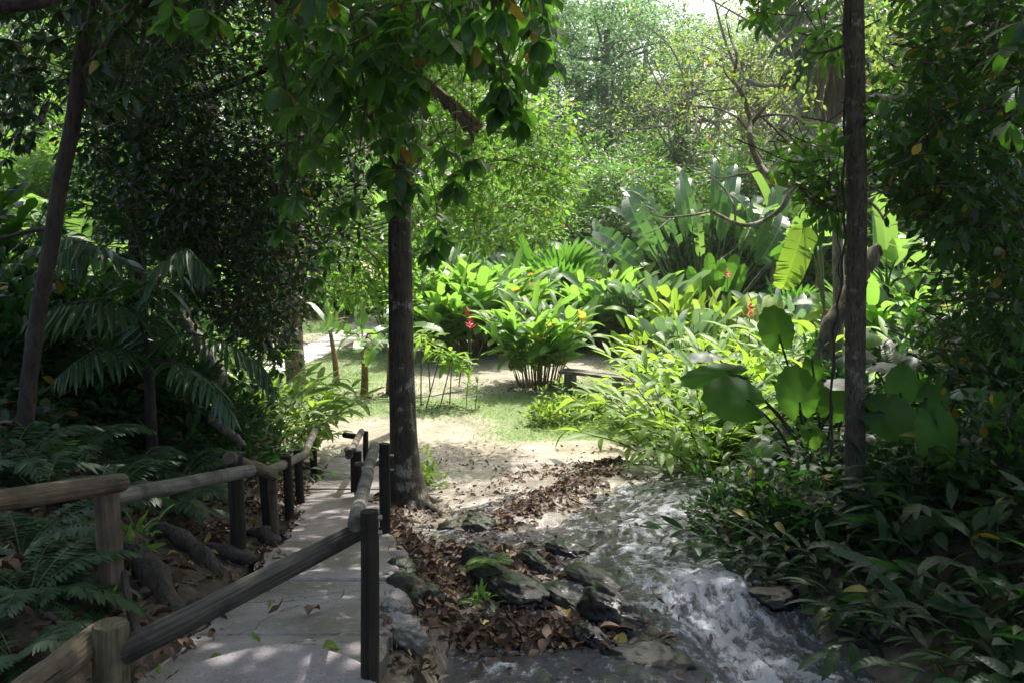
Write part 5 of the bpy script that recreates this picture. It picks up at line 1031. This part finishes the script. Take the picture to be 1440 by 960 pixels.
fr = fern_plant('fern', 'x', 12, .62); fgp = 'ferns on the left bank'
for i, (px, Y, s, lb) in enumerate(((30, 3.6, .9, 'large fern arching over the left edge below the rail'), (60, 4.4, 1.0, 'fern just below the first rail'), (150, 4.9, .95, 'fern showing above the pale rail post'), (230, 5.2, .95, 'fern above the middle of the grey rail'), (10, 4.6, 1.1, 'fern behind the rail at the picture edge'), (100, 5.6, 1.1, 'fern at the foot of the leaning dark trunk'),
    (180, 6.0, 1.0, 'fern under the small palm'), (40, 3.1, .7, 'dark fern low in the bottom left corner'), (20, 2.75, .6, 'lacy plant at the very bottom left'), (90, 3.25, .6, 'drooping fern beside the pale post'), (250, 6.3, 1.0, 'fern in front of the dark shrub'))): put(fr, gpos(px, Y), i * 1.9, s, lb, fgp)
fb = fern_plant('fern', 'small bright fern growing on the mossy rock by the stream', 9, .22, 'ferns on the rocks', 'ginger'); put(fb, gpos(690, 5.3, .12), 0, 1)
fd_ = bush('rock_plant', 'small dark-leaved plant rooted among the stream rocks', 'plant', .07, .14, 6, 5, .09, LANCE_W, G['mid'], B_['stem'], clr=.04); put(fd_, gpos(678, 4.75, .05), 0, 1)
fd_ = bush('leafy_seedling', 'yellow-green lobed seedling just right of the pale rail post', 'plant', .12, .24, 9, 5, .12, LANCE_W, G['mid'], B_['stem'], clr=.05); put(fd_, gpos(203, 3.9), 0, 1)
fb2 = cane_plant('bank_plant', 'x', 'plant', 9, .55, .24, 8, LANCE_W, G['under'], B_['dstem'], spread=.7, lean=38, r=.005, leafstart=.3, base_r=.12); bgp = 'arching plants on the right bank'
for i, (px, Y, s, lb) in enumerate(((1000, 6.4, .8, 'bright-leaved plant dipping over the water at the bank tip'), (1180, 5.0, .9, 'silvery-leaved plant arching in front of the slim grey trunk'), (1250, 4.6, .9, 'arching plant low in front of the slim grey trunk, to the right'), (1330, 4.7, 1.0, 'arching plant above the dark boulder'), (1400, 4.5, 1.0, 'arching plant near the right edge, low down'),
    (1130, 5.5, .85, 'arching plant drooping to the stream'), (1430, 3.7, .8, 'pale lobed plant in the bottom right corner'), (1360, 3.8, .8, 'dark leafy plant left of the corner plant'), (1300, 5.4, 1.0, 'striped-leaf plant halfway up the right bank'), (1380, 5.6, 1.0, 'striped-leaf plant higher at the right edge'), (1060, 5.9, .8, 'leafy plant shading the bank beside the current'), (395, 8.6, .7, 'small arching plant left of the far rail posts'))):
    put(fb2, gpos(px, Y), i * 1.7, s, lb, bgp)
# ================================================================== loose leaves, undergrowth and grass
def on_ground(n, f, fz=terrain, box_=None):
    out = []
    while len(out) < n:
        x = rng.uniform(box_[0], box_[1], n * 2); y = rng.uniform(box_[2], box_[3], n * 2); k = rng.random(n * 2) < f(x, y); out += np.c_[x, y][k].tolist()
    q = np.array(out[:n]); return np.c_[q, fz(q[:, 0], q[:, 1])]
def litter(name, label, n, f, b, size, fz=terrain, mat='dry', lift=.012):
    q = on_ground(n, f, fz, b); q[:, 2] += lift * rng.uniform(.3, 1.6, n); m = MB(); az = rng.random(n) * 6.28
    scatter(m, DRY, q, np.c_[np.cos(az), np.sin(az), rng.normal(size=n) * .13], (size * rng.uniform(.35, 1.25, n))[:, None] * np.c_[rng.uniform(.6, 1.3, n), np.ones(n), rng.uniform(.3, 1, n)], roll=.3); stuff(m.build(name, G[mat]), label, 'leaf litter')
dl = lambda x, y: pathx(y) - .42 - x
litter('leaf_litter', 'brown dead leaves covering the bank left of the path', 6500, lambda x, y: sstep(0, .12, dl(x, y)) * (1 - sstep(.9, 2.6, dl(x, y))) * (.35 + .65 * vn(x * 2, y * 2, 5)), (-4.5, -1, 2.2, 11), .085)
both = lambda x, y: np.maximum(terrain(x, y), water(x, y) - .004)
def isl(x, y):
    a = np.exp(-(((x + .30) / .55) ** 4 + ((y - 5.35) / 1.1) ** 4)); lit = vn(x * 2.2, y * 2.2, 6)
    rx = np.interp(y, [6.5, 8, 11.2], [-.2, .2, 1.5]); r = np.exp(-((x - rx) / (.30 + .38 * sstep(8, 10, y))) ** 2) * sstep(6.6, 7.4, y) * (1 - sstep(10.6, 11.2, y))
    d = np.exp(-(((x + .05) / .62) ** 4 + ((y - 4.45) / .22) ** 4)) * 1.5
    a = a * (.55 + .45 * sstep(.3, .55, vn(x * 5, y * 5, 44))); r = r * (.4 + .6 * vn(x * 6, y * 6, 45)) + .25 * r * 0
    return np.clip(a * (.25 + .9 * lit) + r * .75 * sstep(.35, .6, vn(x * 3, y * 3, 8) + .15) + d, 0, 1)
litter('leaf_litter', 'reddish dead leaves heaped on the stones in the stream', 5200, isl, (-1.2, 2.6, 3.9, 11.4), .085, both)
litter('leaf_litter', 'dead leaves packed along the rim of the small pool', 500, lambda x, y: np.exp(-(((x + .02) / .6) ** 4 + ((y - 4.42 - .1 * x) / .16) ** 2)), (-.8, .8, 4.0, 4.9), .1, both, lift=.04)
litter('leaf_litter', 'scattered leaves lying on the wet mud and water', 900, lambda x, y: (x > pathx(y) + .5) * (x < streamR(y) + .2) * (vn(x * 2, y * 2, 12) ** 2), (-1.6, 2.4, 3.4, 12.4), .07, both)
litter('leaf_litter', 'dead leaves and soil gathered along the stream edge of the path', 700, lambda x, y: np.exp(-((x - pathx(y) - .50) / .09) ** 2) * vn(x * 3, y * 3, 17), (-2.2, .2, 2.6, 9.5), .075, lambda x, y: np.where(x < pathx(y) + .41, pathz(y) + .012, terrain(x, y)))
litter('leaf_litter', 'dead leaves and soil gathered along the uphill edge of the path', 500, lambda x, y: np.exp(-((x - pathx(y) + .38) / .07) ** 2) * vn(x * 3, y * 3, 18), (-2.8, .2, 2.6, 10.5), .07, lambda x, y: np.maximum(pathz(y) + .014, terrain(x, y)))
litter('leaf_litter', 'dead leaves strewn on the shaded right bank', 1800, lambda x, y: sstep(0, .3, x - streamR(y)) * .8, (1.5, 6, 3, 10.5), .09)
litter('leaf_litter', 'dark mulch ringing the thick trunk', 420, lambda x, y: np.exp(-(((x + 1.03) / .38) ** 2 + ((y - 8.05) / .45) ** 2)), (-2, 0, 7, 9.2), .07)
litter('leaf_litter', 'dark mulch heaps under the lawn plants', 900, lambda x, y: np.clip(sum(np.exp(-(((x - a) / c) ** 2 + ((y - b2) / (c * .8)) ** 2)) for a, b2, c in ((gx(612, 15.2), 15.2, .45), (gx(660, 14.95), 14.95, .25), (gx(757, 17.2), 17.1, .7), (gx(512, 16.2), 16.1, .35), (gx(549, 16.4), 16.3, .35), (gx(474, 17.2), 17.1, .25), (gx(800, 14), 13.9, .5))), 0, 1), (-4.5, 2.5, 13, 18.5), .07)
q = on_ground(170, lambda x, y: np.clip(sstep(0, .12, dl(x, y)) * (1 - sstep(.9, 2.2, dl(x, y))) + isl(x, y), 0, 1), both, (-3.5, 2.4, 2.4, 11)); m = MB()
for c in q:
    a = rng.random() * 6.28; L_ = rng.uniform(.06, .3); d = np.array([math.cos(a), math.sin(a), rng.normal() * .1]) * L_ / 2; tube(m, [c - d + [0, 0, .02], c + rng.normal(size=3) * .008 + [0, 0, .028], c + d + [0, 0, .02]], [.004, .003, .002], 5)
stuff(m.build('twig_litter', B_['twig']), 'thin broken twigs lying among the dead leaves', 'twigs')
# single leaves on the path
for px, Y, L_, c, az, lb in ((376, 3.62, .11, 'dry', 10, 'curled orange-brown leaf on the slab by the dark log'), (433, 3.6, .13, 'dry', 80, 'dark crumpled leaf standing up on the path'), (453, 3.12, .12, 'bananay', 40, 'tan leaf near the right side of the nearest slab'), (378, 3.7, .05, 'bananay', 100, 'tiny yellow leaf behind the curled one'), (367, 3.2, .06, 'lime', 150, 'small green leaf on the nearest slab'), (295, 2.93, .08, 'bananay', 0, 'yellow leaf on the round landing step'), (330, 2.76, .07, 'dry', 120, 'dark leaf on the round landing step'), (205, 2.85, .12, 'bananay', 60, 'yellow leaf lying beside the stump post'), (480, 3.9, .05, 'lime', 60, 'little green leaf near the tarred post'), (130, 3.2, .15, 'bananay', 20, 'large yellow-brown leaf on the bank by the pale post'), (935, 4.75, .13, 'dry', 170, 'big red-brown leaf lying on the wet rock')):
    x = gx(px, Y, float(pathz(Y))) if px > 210 and px < 520 else gx(px, Y); z = (float(pathz(Y)) + .02) if 210 < px < 520 else max(H(x, Y), float(water(x, Y))) + .03
    if 240 < px < 345: z = .06
    if px == 935: z += .05
    m = MB(); scatter(m, DRY[1] if az % 40 else DRY[0], (0, 0, 0), (math.cos(R(az)), math.sin(R(az)), .1 if az != 80 else .5), L_, roll=.2, var=rng.uniform(.4, .8)); o = m.build('fallen_leaf', G[c]); o.location = (x, Y, z); tag(o, lb, 'leaf', 'single fallen leaves')
# undergrowth carpets
def carpet(name, label, n, f, b, tm, size, mat, hgt):
    q = on_ground(n, f, terrain, b); q = np.repeat(q, 7, 0) + rng.normal(size=(n * 7, 3)) * [.05, .05, 0]; k = len(q); q[:, 2] += rng.random(k) * hgt
    m = MB(); az = rng.random(k) * 6.28; scatter(m, tm, q, np.c_[np.cos(az), np.sin(az), rng.uniform(-.1, .7, k)], size * rng.uniform(.6, 1.25, k), roll=.5); stuff(m.build(name, G[mat]), label, 'ground cover')
rb = lambda x, y: sstep(.12, .5, x - streamR(y))
carpet('undergrowth', 'dark broad-leaved undergrowth covering the right bank', 1300, lambda x, y: rb(x, y) * (.25 + .75 * (vn(x * 1.6, y * 1.6, 33) > .4)), (1.5, 7.5, 3.2, 11.5), LEAF, .15, 'under', .32)
HEART = [ear_tm(2, 14, 0)]
carpet('undergrowth', 'round and heart-shaped dark leaves mixed into the right bank undergrowth', 260, lambda x, y: rb(x, y) * vn(x * 1.5, y * 1.5, 23), (1.5, 6.5, 3.2, 9), HEART, .15, 'bigdark', .4)
carpet('undergrowth', 'long drooping leaves in patches of the right bank undergrowth', 260, lambda x, y: rb(x, y) * (vn(x * 1.3, y * 1.3, 29) > .55), (1.5, 6.5, 3.2, 9), LANCE_W, .26, 'under', .4)
carpet('undergrowth', 'mid-green undergrowth behind the right bank plants', 700, lambda x, y: sstep(.3, .8, x - streamR(y)), (1.7, 9, 8, 13.5), LANCE_W, .25, 'mid', .4)
carpet('undergrowth', 'dark undergrowth under the trees at the left', 1700, lambda x, y: sstep(1.1, 1.7, dl(x, y)) , (-9, -1.5, 4.2, 13.5), LEAF, .13, 'under', .3)
carpet('undergrowth', 'low green ground cover around the planted strip of the lawn', 260, lambda x, y: np.exp(-(((x - 1.7) / 1.1) ** 4 + ((y - 13.7) / .5) ** 4)), (.3, 3.2, 13, 14.6), LEAF, .06, 'lime', .08)
m = MB(); n = 26000; q = np.c_[rng.uniform(-60, 60, n), 30 + 60 * rng.random(n) ** 1.3]; q = np.c_[q, terrain(q[:, 0], q[:, 1]) + rng.random(n) * .9]
scatter(m, LEAF_LO, q, rand_dir(n) * [1, 1, .5] + [0, 0, .3], rng.uniform(.2, .45, n), roll=.5); stuff(m.build('undergrowth', G['mid']), 'dense undergrowth on the hillside below the forest trees', 'ground cover')
# grass
n = 80000; q = on_ground(n, lambda x, y: grass_mask(x, y) ** 1.2 * (1 - .6 * sstep(16, 28, y)), terrain, (-9, 5.5, 12.2, 28)); m = MB(); az = rng.random(n) * 6.28
scatter(m, [blade(.14, 1, .3, 0, 'grass')], q, np.c_[np.cos(az) * .7, np.sin(az) * .7, np.ones(n)], rng.uniform(.03, .085, n) * (1 + (q[:, 1] - 13) * .05), roll=.4); stuff(m.build('lawn_grass', G['grass']), 'short patchy grass growing on the pale soil of the garden', 'grass')
